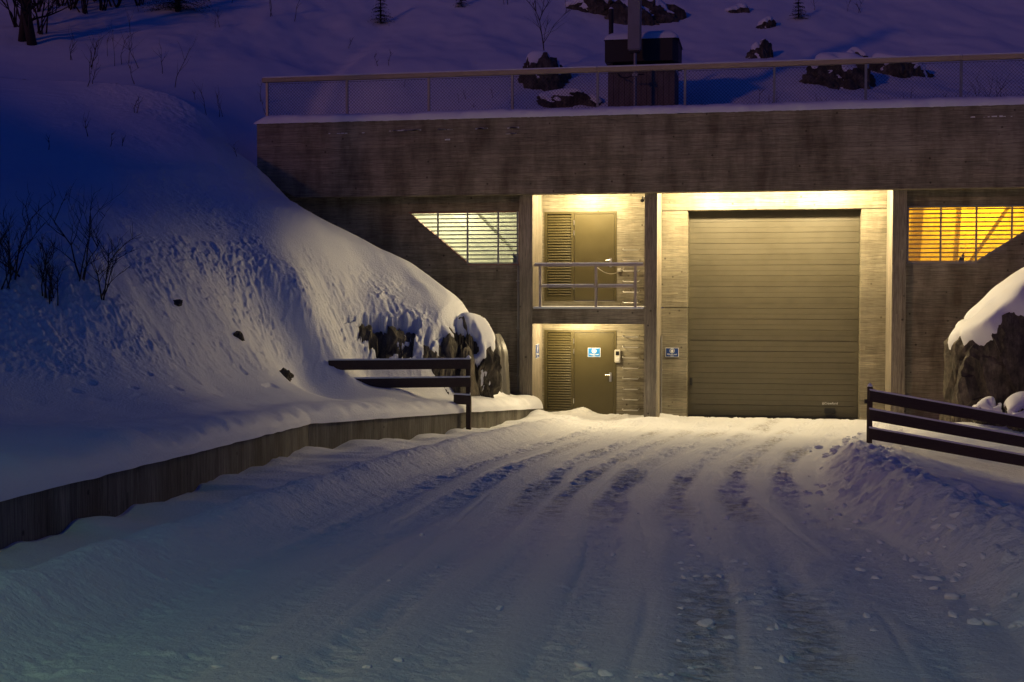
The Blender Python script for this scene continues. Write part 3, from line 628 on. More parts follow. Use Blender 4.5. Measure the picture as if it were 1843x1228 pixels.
# ------------------------------------------------------------------ fittings on the portal
br = thing('balcony_railing', 'grey flat-bar balcony railing topped with snow before the upper door', 'railing', (-4.3, 32.3, 2.8))
box('top_rail', -5.66,-2.89,32.26,32.34,3.86,3.92, M['railp'], br, .006)
box('snow_cap', -5.65,-2.90,32.262,32.338,3.921,3.957, M['cap'], br, .016)
for a, b in ((-5.47,-4.12),(-4.05,-3.13)):
    box('mid_rail', a, b, 32.27,32.33,3.33,3.39, M['railp'], br, .005); box('snow_cap', a+.01, b-.01, 32.274,32.326,3.391,3.42, M['cap'], br, .013)
for x in (-5.50,-4.085,-3.10): box('post', x-.032, x+.032, 32.27, 32.33, 2.80, 3.858, M['railp'], br, .005)
pts = [(-4.06+.56*t, 32.34+1.1*t, 3.84-.20*4*t*(1-t)*.8) for t in [i/14 for i in range(15)]]
MB().tube(pts, .009, 5).build('chain', M['steel'], br)
def rung_ladder(zs, label):
    t = thing('wall_ladder', label, 'ladder', (-3.34, YD, min(zs)), 'steel rung ladders by the service doors')
    for z in zs: MB().tube([(-3.55,YD+.02,z+.03),(-3.55,YD-.13,z+.02),(-3.53,YD-.15,z),(-3.15,YD-.15,z),(-3.13,YD-.13,z+.02),(-3.13,YD+.02,z+.03)], .012, 6).build('rung', M['steel'], t)
rung_ladder([4.30-.272*i for i in range(6)], 'row of steel rungs in the wall beside the upper service door')
rung_ladder([2.06-.272*i for i in range(8)], 'row of steel rungs in the wall beside the lower service door')
def sign(name, label, x0, x1, z0, z1, y, mat, rot=0):
    cx, cz = (x0+x1)/2, (z0+z1)/2; t = thing(name, label, 'sign', (cx, y, cz))
    w, h = x1-x0, z1-z0
    if rot: t.rotation_euler[2] = rot
    def lb(nm, a, b, c, d, y0, y1, m):
        me = bpy.data.meshes.new(nm); me.from_pydata(box_v(a,b,y0,y1,c,d), [], BOX_F); return link(nm, me, m, t)
    lb('plate', -w/2, w/2, -h/2, h/2, -.012, 0, M['white']); lb('field', -w/2+.011, w/2-.011, -h/2+.011, h/2-.011, -.0145, -.0125, mat)
    r = h*.27; n = 24; vv = [(r*math.cos(2*math.pi*i/n), -.016, h*.18+r*math.sin(2*math.pi*i/n)) for i in range(n)]
    ri = r*.80; v2 = [(ri*math.cos(2*math.pi*i/n), -.016, h*.18+ri*math.sin(2*math.pi*i/n)) for i in range(n)]
    me = bpy.data.meshes.new('emblem_ring'); me.from_pydata(vv+v2, [], [(i, (i+1)%n, n+(i+1)%n, n+i) for i in range(n)]); link('emblem_ring', me, M['white'], t)
    hh = [(-.62,-.05),(-.5,-.05),(-.42,-.55),(0,-.72),(.42,-.55),(.5,-.05),(.62,-.05),(.5,.12),(.38,.42),(0,.56),(-.38,.42),(-.5,.12)]
    me = bpy.data.meshes.new('emblem_head'); me.from_pydata([(a*r, -.016, h*.18+b*r) for a, b in hh], [], [tuple(range(len(hh)))]); link('emblem_head', me, M['white'], t)
    for body, sz, dz in (('Påbudt med', .050, -.21), ('hjelm', .034, -.38)):
        o = text(body, sz*w/.33, (0,0,0), M['white'], None, 'lettering', bold=.0012); o.parent = t; o.location = (0, -.0162, dz*h)
    return t
sign('mandatory_sign', 'bright blue white-edged sign fixed on the lower service door', -4.47,-4.14,1.52,1.76,YD+.003,M['blue'])
sign('mandatory_sign', 'dark navy white-edged sign on the concrete left of the garage door', -2.45,-2.11,1.54,1.78,YD-.001,M['navy'])
sign('mandatory_sign', 'small blue sign on the side face of the pillar left of the lower door', -.3,.3,1.5,1.86,0,M['navy'])
s3 = [o for o in bpy.data.objects if o.name.startswith('mandatory_sign')][-1]
for o in bpy.data.objects:
    if o.get('label','').startswith('small blue sign'): o.location = (-5.679, 32.9, 1.70); o.rotation_euler[2] = R(90); o.scale = (.8,1,1)
ic = thing('door_intercom', 'pale keypad box on the wall right of the lower service door', 'intercom', (-3.68, YD, 1.55))
box('case', -3.765,-3.61,YD-.075,YD+.001,1.38,1.72, M['plastic'], ic, .015); box('screen', -3.735,-3.64,YD-.08,YD-.07,1.57,1.68, M['black'], ic, .004)
for r_ in range(3):
    for c_ in range(3): box('key', -3.728+c_*.033,-3.705+c_*.033,YD-.082,YD-.07,1.43+r_*.036,1.455+r_*.036, M['white'], ic)
cc = thing('security_camera', 'small dark security camera under the ceiling beside the upper door', 'camera', (-2.99, 33.2, 5.55))
MB().tube([(-2.87,33.2,5.66),(-2.97,33.2,5.64),(-2.99,33.18,5.58)], .015, 6).build('bracket', M['white'], cc); MB().tube([(-3.0,33.28,5.60),(-3.0,33.0,5.53)], .05, 10).build('camera_body', M['black'], cc)
jb = box('junction_box', -3.70,-3.60,YD-.05,YD+.001,3.74,3.83, M['plastic'], None, .008); tag(jb, 'small pale box on the wall right of the upper service door', 'box')
dp = thing('drain_pipe', 'thin grey drain pipe down the wall beside the left portal pillar', 'pipe', (-6.08, 32.44, .75))
MB().tube([(-6.085,32.44,.75),(-6.085,32.44,3.88)], .028, 8).build('pipe', M['galv'], dp)
for z in (1.1, 2.3, 3.5): box('clamp', -6.13,-6.04,32.40,32.499,z-.02,z+.02, M['galv'], dp)
cd = thing('cable_conduit', 'thin grey cable conduit on the pillar side left of the garage bay', 'conduit', (-2.53, 33.4, 0))
MB().tube([(-2.535,33.4,-.1),(-2.535,33.4,2.1)], .024, 8).build('pipe', M['galv'], cd); box('clamp', -2.56,-2.50,33.37,33.43,1.2,1.24, M['galv'], cd)

# ------------------------------------------------------------------ mesh railing on the parapet
gr = thing('parapet_railing', 'wire mesh railing with wooden handrail along the top of the parapet', 'railing', (-3, 32.25, 7.55))
PX_ = [-12.70,-10.53,-8.36,-6.20,-4.05,-1.90,.24,2.38,4.55,6.72,8.9]
for x in PX_: box('post', x-.03, x+.03, 32.22, 32.28, 7.5, 8.655, M['galv'], gr, .004)
for a, b in ((-12.82,-4.06),(-4.055,4.55),(4.555,9.0)):
    box('handrail', a, b, 32.17, 32.33, 8.66, 8.765, M['railtop'], gr, .008); box('snow_cap', a+.005, b-.005, 32.18, 32.32, 8.767, 8.80, M['cap'], gr, .015)
for i in range(len(PX_)-1):
    a, b = PX_[i]+.032, PX_[i+1]-.032; w = MB(); z0, z1 = 7.74, 8.62; H = z1-z0; step = .085
    for s in (1, -1):
        k = -H
        while k < b-a:
            xs_, xe = a+k, a+k+H; ts = max(0, -k/H); te = min(1, (b-a-k)/H)
            if te > ts:
                p = [(a+k+H*t, 32.25+.003*s, (z0+H*t) if s > 0 else (z1-H*t)) for t in (ts, te)]; w.tube(p, .0036, 3, False)
            k += step
    w.tube([(a,32.25,z0),(b,32.25,z0)], .006, 4).tube([(a,32.25,z1),(b,32.25,z1)], .006, 4).build('wire_mesh', M['trim'], gr)

# ------------------------------------------------------------------ hut and mast above the portal
hut = thing('ventilation_hut', 'small brown concrete hut with dark hood and thick snow on top', 'hut', (-3.26, 36.2, 7.5))
for i in range(12):
    w = 1.80/12; box('wall_plank', -4.16+i*w+.004, -4.16+(i+1)*w-.004, 35.35+(.006 if i % 3 else .0), 35.40, 7.4, 9.25, M['hut'], hut)
box('wall', -4.155,-2.365,35.40,37.1,7.4,9.25, M['hut'], hut)
box('snow_cap', -4.18,-2.33,35.33,37.1,9.252,9.34, M['cap'], hut, .04)
box('vent_gap', -4.05,-2.5,35.55,37.0,9.341,9.43, M['trim'], hut)
v = [(-4.24,35.3,9.43),(-2.42,35.3,9.43),(-2.28,35.6,9.43),(-2.28,37.1,9.43),(-4.24,37.1,9.43)]; v += [(x,y,10.02) for x,y,z in v]
mesh('hood', v, [(4,3,2,1,0),(5,6,7,8,9)]+[(i,(i+1)%5,5+(i+1)%5,5+i) for i in range(5)], M['hood'], hut)
gx_, gy_ = np.meshgrid(np.linspace(-4.27,-2.25,40), np.linspace(35.27,37.15,36)); e = np.minimum(np.minimum(gx_+4.27,-2.25-gx_), np.minimum(gy_-35.27,37.15-gy_)); e = np.minimum(e, (-2.25-gx_)+ (gy_-35.27)-.12)
grid_mesh('snow_cap', gx_, gy_, 10.02+.24*np.sqrt(np.clip(e/.28, 0, 1))*(1+.12*vnoise(gx_*1.5, gy_*1.5, 4)), M['cap'], hut, keep=(e[:-1,:-1] > -.02))
MB().tube([(-4.13,35.8,9.6),(-4.13,35.8,10.95)], .065, 10).build('flue_pipe', M['hood'], hut); MB().tube([(-4.13,35.8,10.95),(-4.13,35.8,11.0)], [.07,.03], 10).build('snow_cap', M['cap'], hut)
ms = thing('antenna_mast', 'slim pole with a tall flat grey panel standing before the hut', 'mast', (-3.40, 34.7, 7.5))
MB().tube([(-3.36,34.7,7.4),(-3.36,34.7,9.62)], .042, 10).build('pole', M['galv'], ms)
box('panel', -3.55,-3.20,34.58,34.82,9.60,15.5, M['mast'], ms, .03); box('panel_foot', -3.50,-3.25,34.62,34.78,9.54,9.598, M['trim'], ms)
cb = [(-3.9,35.3,9.12),(-3.8,35.2,9.0),(-3.62,34.95,8.93),(-3.36,34.75,8.98),(-3.15,34.9,9.0)]
MB().tube(cb, .015, 5).build('cable', M['black'], ms); box('cable_clamp', -3.43,-3.29,34.63,34.77,8.92,9.02, M['galv'], ms)

# ------------------------------------------------------------------ plank fences
def board(parent, p, q, h, t=.045, snow=.034):
    p, q = Vector(p), Vector(q); d = (q-p); L = d.length; dn = d.normalized(); side = Vector((-dn.y, dn.x, 0)).normalized()
    def quad(lo, hi, tt, nm, mat, bv):
        me = bpy.data.meshes.new(nm); bm = bmesh.new(); vs_ = [bm.verts.new(c) for c in box_v(0, L, -tt/2, tt/2, lo, hi)]
        for f in BOX_F: bm.faces.new([vs_[i] for i in f])
        if bv: bmesh.ops.bevel(bm, geom=list(bm.edges), offset=bv, segments=2, affect='EDGES')
        mt = Matrix((( dn.x, side.x, 0, p.x),(dn.y, side.y, 0, p.y),(dn.z, side.z, 1, p.z),(0,0,0,1)))
        me_b = base_of(parent); bm.transform(Matrix.Translation(-me_b) @ mt); bm.to_mesh(me); bm.free(); return link(nm, me, mat, parent)
    quad(-h/2, h/2, t, 'plank', M['fence'], .005)
    if snow: quad(h/2+.001, h/2+snow, t*1.05, 'snow_cap', M['cap'], snow*.4)
fl = thing('plank_fence', 'dark plank fence half buried in snow atop the left retaining wall', 'fence', (-6.22, 27.35, .2))
box('post', -6.27,-6.17,27.29,27.41,.1,1.80, M['fence'], fl, .01)
def cone_cap(x, y, z, s, parent): MB().tube([(x,y,z),(x,y,z+.03),(x,y,z+.07)], [s,s*.8,s*.15], 8).build('snow_cap', M['cap'], parent, True)
cone_cap(-6.22,27.35,1.80,.06,fl)
for zz, xe, ye in ((1.68,-8.85,25.78),(1.29,-8.7,25.87),(.90,-6.5,27.13)):
    board(fl, (-6.16,27.27,zz), (xe,ye,zz+.03), .20)
box('bolt', -6.19,-6.16,27.272,27.285,1.02,1.06, M['steel'], fl)
fr_ = thing('plank_fence', 'dark three-plank fence sloping down on the right snow bank', 'fence', (2.0, 25.26, .4))
box('post', 1.95,2.05,25.22,25.32,.25,1.46, M['fence'], fr_, .01); cone_cap(2.0,25.27,1.46,.055,fr_)
dx = Vector((2.87, .55, -.52))
for zz in (1.29,.935,.58):
    p = Vector((1.98,25.19,zz)); board(fr_, p, p+dx*2.2, .205)
box('post', 6.6,6.7,26.13,26.23,-1.2,.55, M['fence'], fr_, .01)
box('bolt', 1.90,1.95,25.24,25.28,1.14,1.22, M['trim'], fr_)

# ------------------------------------------------------------------ rocks
def rock_mesh(name, seed, dims, sub=4, planes=(), rough=.06, snow=True, snow_t=.05, thr=.35, patch=.35, nrand=16):
    """faceted rock from cutting planes; returns (rock mesh, snow mesh) in local coords"""
    rg = np.random.RandomState(seed)
    nv = [(*p[:3], p[3]) for p in planes]
    for i in range(max(0, nrand-len(planes))):
        v = rg.normal(size=3); v /= np.linalg.norm(v); nv.append((*v, rg.uniform(.78, 1.0)))
    bm = bmesh.new(); bmesh.ops.create_icosphere(bm, subdivisions=sub, radius=1)
    D = np.array([v.co[:] for v in bm.verts])
    nn = np.array([p[:3] for p in nv]); dd = np.array([p[3] for p in nv])
    dots = D @ nn.T; r = np.min(np.where(dots > .05, dd/np.maximum(dots, .05), 9), axis=1); r = np.minimum(r, 1.3)
    P = D*r[:,None]
    r2 = 1+rough*fbm(P[:,0]*3+P[:,2]*1.7, P[:,1]*3-P[:,2]*1.3, seed, 4, .6) + rough*.8*facets(P[:,0]*1.5+P[:,2], P[:,1]*1.5+P[:,2]*.6, .5, seed+5, 1.6, 1.2) + rough*.5*facets(P[:,0]*2+P[:,1]*2, P[:,2]*.9, .28, seed+15, 1.2, 1.4)
    Q = P*r2[:,None]*np.array(dims)
    for v, q in zip(bm.verts, Q): v.co = q
    me = bpy.data.meshes.new(name); bm.to_mesh(me); me.materials.append(M['rock'])
    ms_ = None
    if snow:
        rs = r.copy(); vi = [[e.other_vert(v).index for e in v.link_edges] for v in bm.verts]
        nmax = max(len(q) for q in vi); ia = np.array([q+[q[0]]*(nmax-len(q)) for q in vi])
        for _ in range(2*sub): rs = .35*rs+.65*rs[ia].mean(1)
        B = D*rs[:,None]*np.array(dims)
        for v, q in zip(bm.verts, B): v.co = q
        bm.normal_update(); nrm = np.array([v.normal[:] for v in bm.verts])
        s_ = B[:,0]*.8+B[:,1]*.8
        sc_n = 1.0/max(dims)
        w = 1.5*nrm[:,2] + 1.3*patch*fbm(s_*3.2*sc_n, B[:,2]*3.2*sc_n, seed+9, 4) + patch*.8*np.clip(fbm(s_*9*sc_n, B[:,2]*4*sc_n, seed+13, 3), -1, 1)
        w = sstep(thr-.05, thr+.16, w)
        for _ in range(2): w = .4*w+.6*w[ia].mean(1)
        S = B*(.88+.17*w)[:,None] + np.c_[nrm[:,0]*.55, nrm[:,1]*.55, .35+.65*np.clip(nrm[:,2], 0, 1)]*(w*snow_t*(1+.25*fbm(s_*2, B[:,2]*2, seed+3, 2)))[:,None]
        for v, q in zip(bm.verts, S): v.co = q
        ms_ = bpy.data.meshes.new('snow_cover'); bm.to_mesh(ms_); ms_.materials.append(M['cap']); ms_.polygons.foreach_set('use_smooth', [True]*len(ms_.polygons))
    bm.free(); return me, ms_
def rock(label, loc, dims, seed, sub=4, rz=0, **kw):
    t = thing('rock', label, 'rock', loc); t.rotation_euler[2] = rz
    a, b = rock_mesh('stone', seed, dims, sub, **kw); link('stone', a, None, t)
    if b: link('snow_cover', b, None, t)
    return t
rock('tall snow-capped rock cliff standing beside the right end of the portal', (6.35, 29.95, .8), (2.4, 1.5, 3.2), 21, 6,
     planes=((-.995,-.05,.06,.87),(-.59,-.05,.80,.79),(-.30,-.95,.10,.72),(.3,-.92,.15,.8),(0,-.62,.78,.86),(0,.2,.98,.92),(0,1,0,.8),(-.72,-.69,.05,.86),(1,0,0,1),(-.15,-.97,.18,.70),(.1,-.9,.42,.80),(0,0,-1,1)), rough=.10, snow_t=.24, thr=.30, patch=.9, nrand=0)
HR = [('wedge-shaped dark rock with a birch sapling on the slope behind the railing', -6.55,38.9,.75,.7,.62,31),
 ('low dark rock just above the parapet snow left of the hut', -5.6,37.8,.75,.4,.30,32),
 ('dark rock at the top edge left of the mast', -6.1,46.6,.8,.6,.45,33), ('dark rock high on the slope right behind the hut and mast', -4.4,46.0,1.0,.7,1.0,34),
 ('thin dark rock sliver high right of the mast', -.9,47.0,.34,.3,.16,35), ('small dark rock sliver at mid slope right of the mast', .05,45.6,.26,.2,.22,36),
 ('upright dark rock just above the handrail right of the hut', -.2,41.9,.36,.3,.50,37), ('largest dark rock behind the mesh railing right of the hut', 2.05,39.7,.95,.7,.85,38),
 ('small dark rock peeking over the handrail above the largest one', 2.8,42.5,.34,.4,.32,39), ('broad dark rock at the handrail on the right', 3.95,41.6,.75,.6,.62,40)]
for lb, x, y, a, b, c, sd in HR:
    rock(lb, (x, y, hill_at(x, y)-.58*c), (a*1.3, b*1.15, c*1.30), sd, 5, rz=0, snow_t=.10, thr=1.0, patch=.5, rough=.14)
for lb, x, y, s, sd in (('tiny dark stone high on the left snow bank', -10.53,22.21,.12,51), ('small dark stone midway down the left snow bank', -9.82,23.35,.15,52), ('dark stone low on the bank left of the plank fence', -9.29,24.36,.20,53)):
    rock(lb, (x, y, hill_at(x, y)-.02), (s, s*.8, s*.6), sd, 4, rz=sd, snow=False, rough=.15)
def chunk_right(label, x, y, s, sd): rock(label, (x, y, ground_at(x, y)+s*.25), (s, s*.8, s*.75), sd, 5, rz=sd, snow_t=.10, thr=.8, patch=.6, rough=.16)
chunk_right('snow-covered boulder at the foot of the right rock cliff', 5.3, 28.5, .5, 61); chunk_right('low snowy boulder behind the planks of the right fence', 4.75, 28.7, .38, 62)

rock('angular dark rock at the steep right end of the left snow bank', (-6.68, 29.75, 1.35), (.46, .5, 1.10), 77, 5, rz=.4, snow_t=.10, thr=.62, patch=.7, rough=.16)
rock('squat angular rock under the snow lip just above the left fence post', (-7.25, 29.0, 1.75), (.42, .4, .62), 78, 5, rz=1.1, snow_t=.08, thr=.75, patch=.8, rough=.16)
# frozen seep beside the pillar
ang = np.linspace(0, 2*math.pi, 64); hh = np.linspace(0, 1, 40); AN, HH = np.meshgrid(ang, hh)
prof_ = (1-.12*HH-np.clip(HH-.72, 0, 1)**2*6.0); fl_ = 1+.05*np.sin(AN*7+.6)+.20*fbm(np.cos(AN)*1.4+5, np.sin(AN)*1.4+HH*2.2, 110, 4)+.10*vnoise(np.cos(AN)*4+5, np.sin(AN)*4+HH*.8, 111)
im = grid_mesh('ice_mass', -6.52+.42*np.cos(AN)*prof_*fl_, 31.35+.5*np.sin(AN)*prof_*fl_, .25+1.95*HH, M['ice'])
tag(im, 'tall frosted grey ice mass at the end of the left bank beside the pillar', 'ice')

# ------------------------------------------------------------------ bare shrubs, saplings, spruces
def grow(mb, p, d, L, r, lvl, rg, bend=.18, kids=4, up=.12):
    n = 4; pts = [p.copy()]; rad = [r]; q = p.copy(); dd = d.copy()
    for i in range(n):
        dd = (dd + Vector((rg.gauss(0,bend), rg.gauss(0,bend), rg.gauss(0,bend)*.6+up*.4))).normalized(); q = q + dd*(L/n); pts.append(q.copy()); rad.append(r*(1-.72*(i+1)/n))
    mb.tube(pts, rad, 4 if lvl > 1 else 3, False)
    if lvl <= 0: return
    for k in range(kids):
        t = rg.uniform(.25, .98); i = min(n-1, int(t*n)); b = pts[i].lerp(pts[i+1], t*n-i)
        a = rg.uniform(0, 2*math.pi); s = Vector((math.cos(a), math.sin(a), rg.uniform(.2,.9))).normalized()
        nd_ = (dd*.55 + s*.75).normalized(); grow(mb, b, nd_, L*rg.uniform(.35,.62), r*.5, lvl-1, rg, bend, max(2, kids-1), up)
def shrub(name, label, cat, x, y, h, stems, lvl, seed, r=.02, group=None, lean=.35, kids=4):
    rg = random.Random(seed); z = hill_at(x, y)-.05
    t = thing(name, label, cat, (x, y, z), group)
    for s in range(stems):
        mb = MB(); a = rg.uniform(0, 6.28); l = lean*rg.uniform(.3, 1)
        d = Vector((math.cos(a)*l, math.sin(a)*l, 1)).normalized()
        o = Vector((x+rg.gauss(0,.07)*(stems > 1), y+rg.gauss(0,.07)*(stems > 1), z))
        grow(mb, o, d, h*rg.uniform(.7, 1), r*rg.uniform(.7, 1.1), lvl, rg, kids=kids); mb.build('stem', M['bark'], t)
    return t
for k, (x, y, h, st, wh) in enumerate([(-11.92,19.27,1.1,2,'second'),(-11.43,19.2,.85,2,'third'),(-11.21,20.11,1.45,2,'tallest'),(-10.81,20.03,.95,2,'rightmost'),(-11.2,19.13,.6,2,'lowest'),(-11.94,18.95,.95,2,'leftmost')]):
    lab = {'second':'thin bare shrub near the left edge, second from the left on the bank','third':'bare shrub between the leftmost pair and the tallest one on the bank','tallest':'tallest and widest bare shrub on the left snow bank','rightmost':'rightmost bare shrub of the group on the left bank','lowest':'lowest bare shrub in the group on the left bank','leftmost':'leftmost bare shrub at the picture edge on the bank'}[wh]
    shrub('bare_shrub', lab, 'shrub', x, y, h, st+2, 2, 200+k, .016, 'bare shrubs on the left bank', .5, 6)
SAP = [(-20.22,35.68,0.8),(-19.05,34.81,1.4),(-18.65,35.41,1.5),(-18.53,35.69,1.3),(-16.06,33.93,1.6),(-17.05,35.19,1),(-17.78,40.8,0.9),(-20.94,41.5,1.1),(-18.54,43.77,1.2),(-17.66,32.08,0.9),(-16.91,33.21,0.6),(-14.49,32.46,0.8),(-14.37,33.15,0.6),(-12.82,30.53,0.5),(-15.17,33.27,0.4),(-14.67,27.99,0.5),(-16,27.22,0.35),(-15.66,28.42,0.6),(-15.54,30.62,0.5),(-14.26,35.7,0.5),(-13.96,35.33,0.5),(-16.62,42.73,1.4),(-15.91,42.97,1.3),(-13.54,41.65,0.5),(-9.09,46,0.8),(1.73,47.57,0.7),(2.87,47.79,0.6),(3.35,47.88,0.6),(-11.24,38.52,0.5),(-11.63,38.65,0.5),(-19.2,35,1),(-17.9,35.4,1.1),(-19.4,36.4,0.8)]
for k, (x, y, h) in enumerate(SAP):
    shrub('bare_sapling', 'thin bare sapling poking out of the snow on the upper slope', 'sapling', x, y, h, 1 if k % 3 else 2, 1, 300+k, .013, 'bare saplings dotted over the upper snow slope', .22, 5)
shrub('birch_sapling', 'tall fine-twigged birch sapling growing on the wedge-shaped rock', 'tree', -6.55, 39.05, 2.5, 1, 2, 401, .03, None, .05, 8)
rg = random.Random(44)
for k in range(64):
    x = rg.uniform(4.2, 8.2) if k % 4 else rg.uniform(-.5, 4.2); y = 36.6+rg.uniform(-.5, .9); h = rg.uniform(.35, .75)*(1.6 if x > 5.6 else 1)
    shrub('dry_stalk', 'thin dry stalk in the thicket behind the right end of the mesh railing', 'plant', x, y, h, 1, 1, 500+k, .013, 'dry stalks behind the parapet', .12, 3)
for k in range(16):
    x = rg.uniform(-10.5, -.6); shrub('dry_stalk', 'short dry stalk sticking out of the snow behind the railing left of the largest rock', 'plant', x, 37.0+rg.uniform(-.3,.6), rg.uniform(.25,.5), 1, 1, 700+k, .008, 'short dry stalks behind the railing', .3, 3)
# bare trees upper left
def bare_tree(x, y, h, r, seed, label, lean=(0,0)):
    rg = random.Random(seed); z = hill_at(x, y)-.1; t = thing('bare_tree', label, 'tree', (x, y, z), 'bare trees in the upper left corner')
    pts = []; q = Vector((x, y, z)); d = Vector((lean[0], lean[1], 1)).normalized(); rad = []
    for i in range(9): pts.append(q.copy()); rad.append(r*(1-.07*i)); d = (d+Vector((rg.gauss(0,.09), rg.gauss(0,.09), .1))).normalized(); q = q+d*h/8
    MB().tube(pts, rad, 8).build('trunk', M['bark'], t, True); mb = MB()
    for k in range(16):
        i = rg.randrange(1, 9); a = rg.uniform(0, 6.28); grow(mb, pts[i], Vector((math.cos(a), math.sin(a), rg.uniform(.3,1.2))).normalized(), h*rg.uniform(.2,.42), r*.32, 2, rg, .2, 4)
    mb.build('branches', M['bark'], t)
bare_tree(-22.71,37.22,4.5,.13,801,'thicker-trunked bare tree in the upper left corner, left of a pair',(.02,0)); bare_tree(-22.25,37.04,4.2,.16,802,'bare tree in the upper left corner with the widest trunk, right of a pair',(-.08,0))
for k, (x, y, h) in enumerate([(-22.58,38.13,2.6),(-23.62,41.14,3.0),(-23.1,40.9,2.8),(-22.56,40.72,2.6),(-22.15,41.27,2.8),(-21.83,41.64,3.0),(-24.1,40.5,3.0),(-23.6,38.4,2.4),(-22.9,42.0,3.0),(-21.3,42.2,2.6)]):
    shrub('thicket_shrub', 'tangled bare shrub in the dark thicket along the upper left edge', 'shrub', x, y, h, 7, 2, 820+k, .03, 'thicket shrubs along the upper left edge', .5, 5)
def spruce(x, y, h, rad, seed, label, snow=.3):
    rg = random.Random(seed); z = hill_at(x, y)-.05; t = thing('spruce', label, 'tree', (x, y, z))
    MB().tube([(x,y,z),(x,y,z+h)], [h*.03, .008], 6).build('trunk', M['bark'], t); cr = MB(); sc_ = MB()
    nl = max(6, int(h*7))
    for l in range(nl):
        f = l/nl; zz = z+.06*h+f*h*.92; rr_ = rad*(1-f)**.85; nb = max(5, int(24*(1-f*.5)))
        for b in range(nb):
            a = rg.uniform(0, 6.28); L = rr_*rg.uniform(.7, 1.1); dr = Vector((math.cos(a), math.sin(a), 0)); n = max(3, int(L/.06))
            for s in range(n):
                u = (s+rg.random())/n; c = Vector((x,y,zz))+dr*L*u+Vector((0,0,-.28*L*u*u+rg.gauss(0,.015)))
                for sd in (-1, 1):
                    side = Vector((-dr.y, dr.x, 0))*sd; tip = c+(side*.8+dr*.7).normalized()*rg.uniform(.06,.15)*(1.3-u)+Vector((0,0,-.02)); w = dr*.02
                    mbx = sc_ if rg.random() < snow and u > .3 else cr; k = len(mbx.v); mbx.v += [tuple(c-w), tuple(c+w), tuple(tip)]; mbx.f.append((k, k+1, k+2))
    tag(cr.build('crown', M['needle'], t), kind='stuff')
    if sc_.f: tag(sc_.build('crown_snow', M['cap'], t), kind='stuff')
spruce(-19.79,42.08,3.4,1.35,901,'wide dark spruce at the top edge left of centre',.07)
spruce(-13.17,44.12,1.3,.5,902,'small snowy spruce near the top edge above the railing left end',.3); spruce(-10.63,45.6,.8,.3,903,'tiny spruce at the top edge left of the hut',.3); spruce(1.15,46.46,1.0,.42,904,'small snowy spruce high on the slope right of the hut',.35)

# ------------------------------------------------------------------ snow clumps thrown up by the plough
clump_me = []
for k in range(5):
    bm = bmesh.new(); bmesh.ops.create_icosphere(bm, subdivisions=3, radius=1); D = np.array([v.co[:] for v in bm.verts])
    rgk = np.random.RandomState(70+k); nn = rgk.normal(size=(13,3)); nn /= np.linalg.norm(nn, axis=1)[:,None]; dt = D @ nn.T
    r = np.min(np.where(dt > .05, rgk.uniform(.62,1.0,13)/np.maximum(dt, .05), 9), axis=1); r = np.minimum(r, 1.25)*(1+.16*fbm(D[:,0]*4+D[:,2]*2+k*3, D[:,1]*4-D[:,2]*3, 900+k, 4, .65))
    for v, q in zip(bm.verts, D*r[:,None]*np.array((1,.85,.62))): v.co = q
    me = bpy.data.meshes.new('snow_clump'); bm.to_mesh(me); bm.free(); me.materials.append(M['cap']); me.polygons.foreach_set('use_smooth', [True]*len(me.polygons)); clump_me.append(me)
rg = random.Random(99); CL = []
for i in range(90):
    y = 6.2+14*rg.random()**1.2; CL.append((float(right_edge(y))+rg.gauss(-.02,.26), y, rg.uniform(.018,.05)*(1.6 if rg.random() < .12 else 1)))
for i in range(26): y = rg.uniform(22, 29); CL.append((float(right_edge(y))+rg.gauss(.0,.16), y, rg.uniform(.035,.085)))
for i in range(46): y = 6.3+8*rg.random()**1.4; CL.append((rg.gauss(-.45+.02*(y-6),.35), y, rg.uniform(.012,.034)*(1.8 if rg.random() < .12 else 1)))
for i in range(25): y = 6.3+5*rg.random(); CL.append((rg.uniform(-3.6,1.2), y, rg.uniform(.01,.028)))
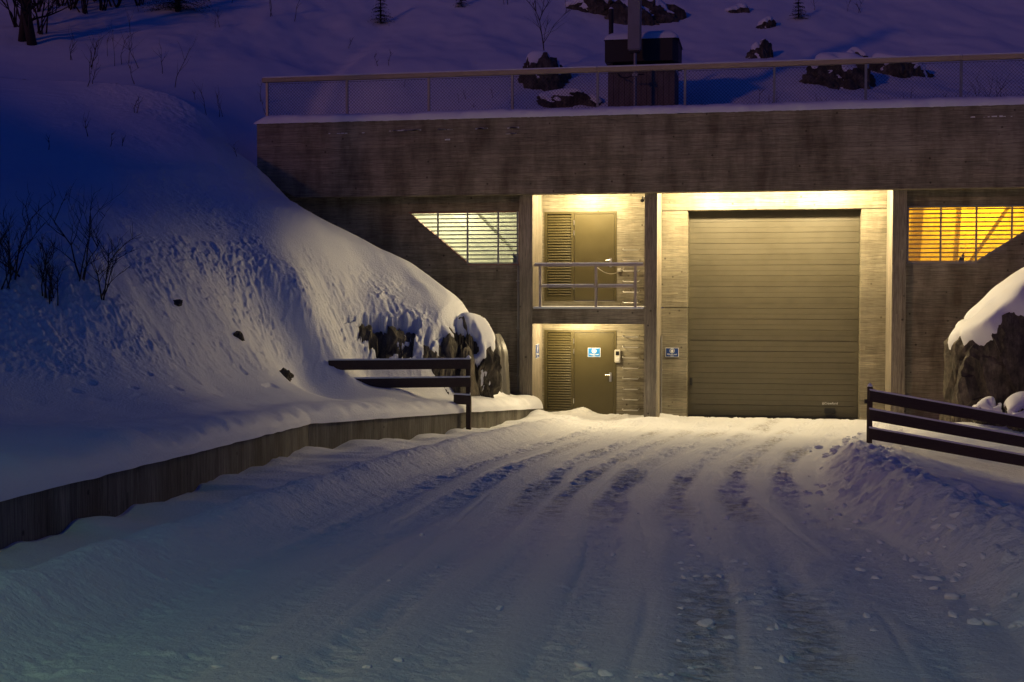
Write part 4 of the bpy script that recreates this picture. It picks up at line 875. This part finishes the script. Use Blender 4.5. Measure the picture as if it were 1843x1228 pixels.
for x, y, s in CL:
    near_bank = x > right_edge(y)-.5; o = link('snow_clump', clump_me[rg.randrange(5)], None, None, (x, y, ground_at(x, y)+s*.08))
    o.rotation_euler = (rg.uniform(-.3,.3), rg.uniform(-.3,.3), rg.uniform(0,6.28)); o.scale = (s*rg.uniform(.85,1.25), s, s*rg.uniform(.85,1.2))
    tag(o, 'loose rounded clump of snow lying at the foot of the right snow bank' if near_bank else 'loose crumb of snow lying out on the packed road', 'snow clump', 'snow clumps along the right bank' if near_bank else 'snow crumbs on the road')

# ------------------------------------------------------------------ street lamp by the road (behind the viewer) and the pole that shades the beam
def street_lamp(x, y, h, label, arm, lit, base):
    t = thing('street_lamp', label, 'street lamp', (x, y, base)); MB().tube([(x,y,base),(x,y,base+h)], [.11,.07], 12).build('pole', M['galv'], t, True)
    e = (x+arm[0], y+arm[1], base+h+.15); MB().tube([(x,y,base+h-.02),(x+arm[0]*.5,y+arm[1]*.5,base+h+.13),e], .045, 8).build('arm', M['galv'], t)
    box('lamp_head', e[0]-.16, e[0]+.16, e[1]-.34, e[1]+.34, e[2]-.05, e[2]+.09, M['galv'], t, .03); box('lamp_glass', e[0]-.12, e[0]+.12, e[1]-.28, e[1]+.28, e[2]-.075, e[2]-.052, M['lampglass'] if lit else M['plastic'], t)
    if lit:
        ld = bpy.data.lights.new('lamp_light', 'AREA'); ld.shape = 'RECTANGLE'; ld.size = .24; ld.size_y = .5; ld.energy = lit; ld.color = (.68,1,.44)
        lo = bpy.data.objects.new('lamp_light', ld); col.objects.link(lo); lo.parent = t; lo.location = Vector((e[0], e[1], e[2]-.09))-Vector(t.location)
street_lamp(-4.9, -1.6, 6.0, 'lit greenish street lamp on the bank beside the road, behind the viewer', (1.0,.2), 205, 2.2)
def utility_pole(x, y, h):
    z = hill_at(x, y)-.3; t = thing('utility_pole', 'tall plain pole on the left slope outside the view whose shadow falls on the beam', 'pole', (x, y, z))
    MB().tube([(x,y,z),(x,y,z+h)], [.17,.14], 12).build('pole', M['bark'], t, True); MB().tube([(x,y,z+h),(x,y,z+h+.08)], [.14,.02], 10).build('snow_cap', M['cap'], t)
utility_pole(-18.4, 19.6, 9.5)
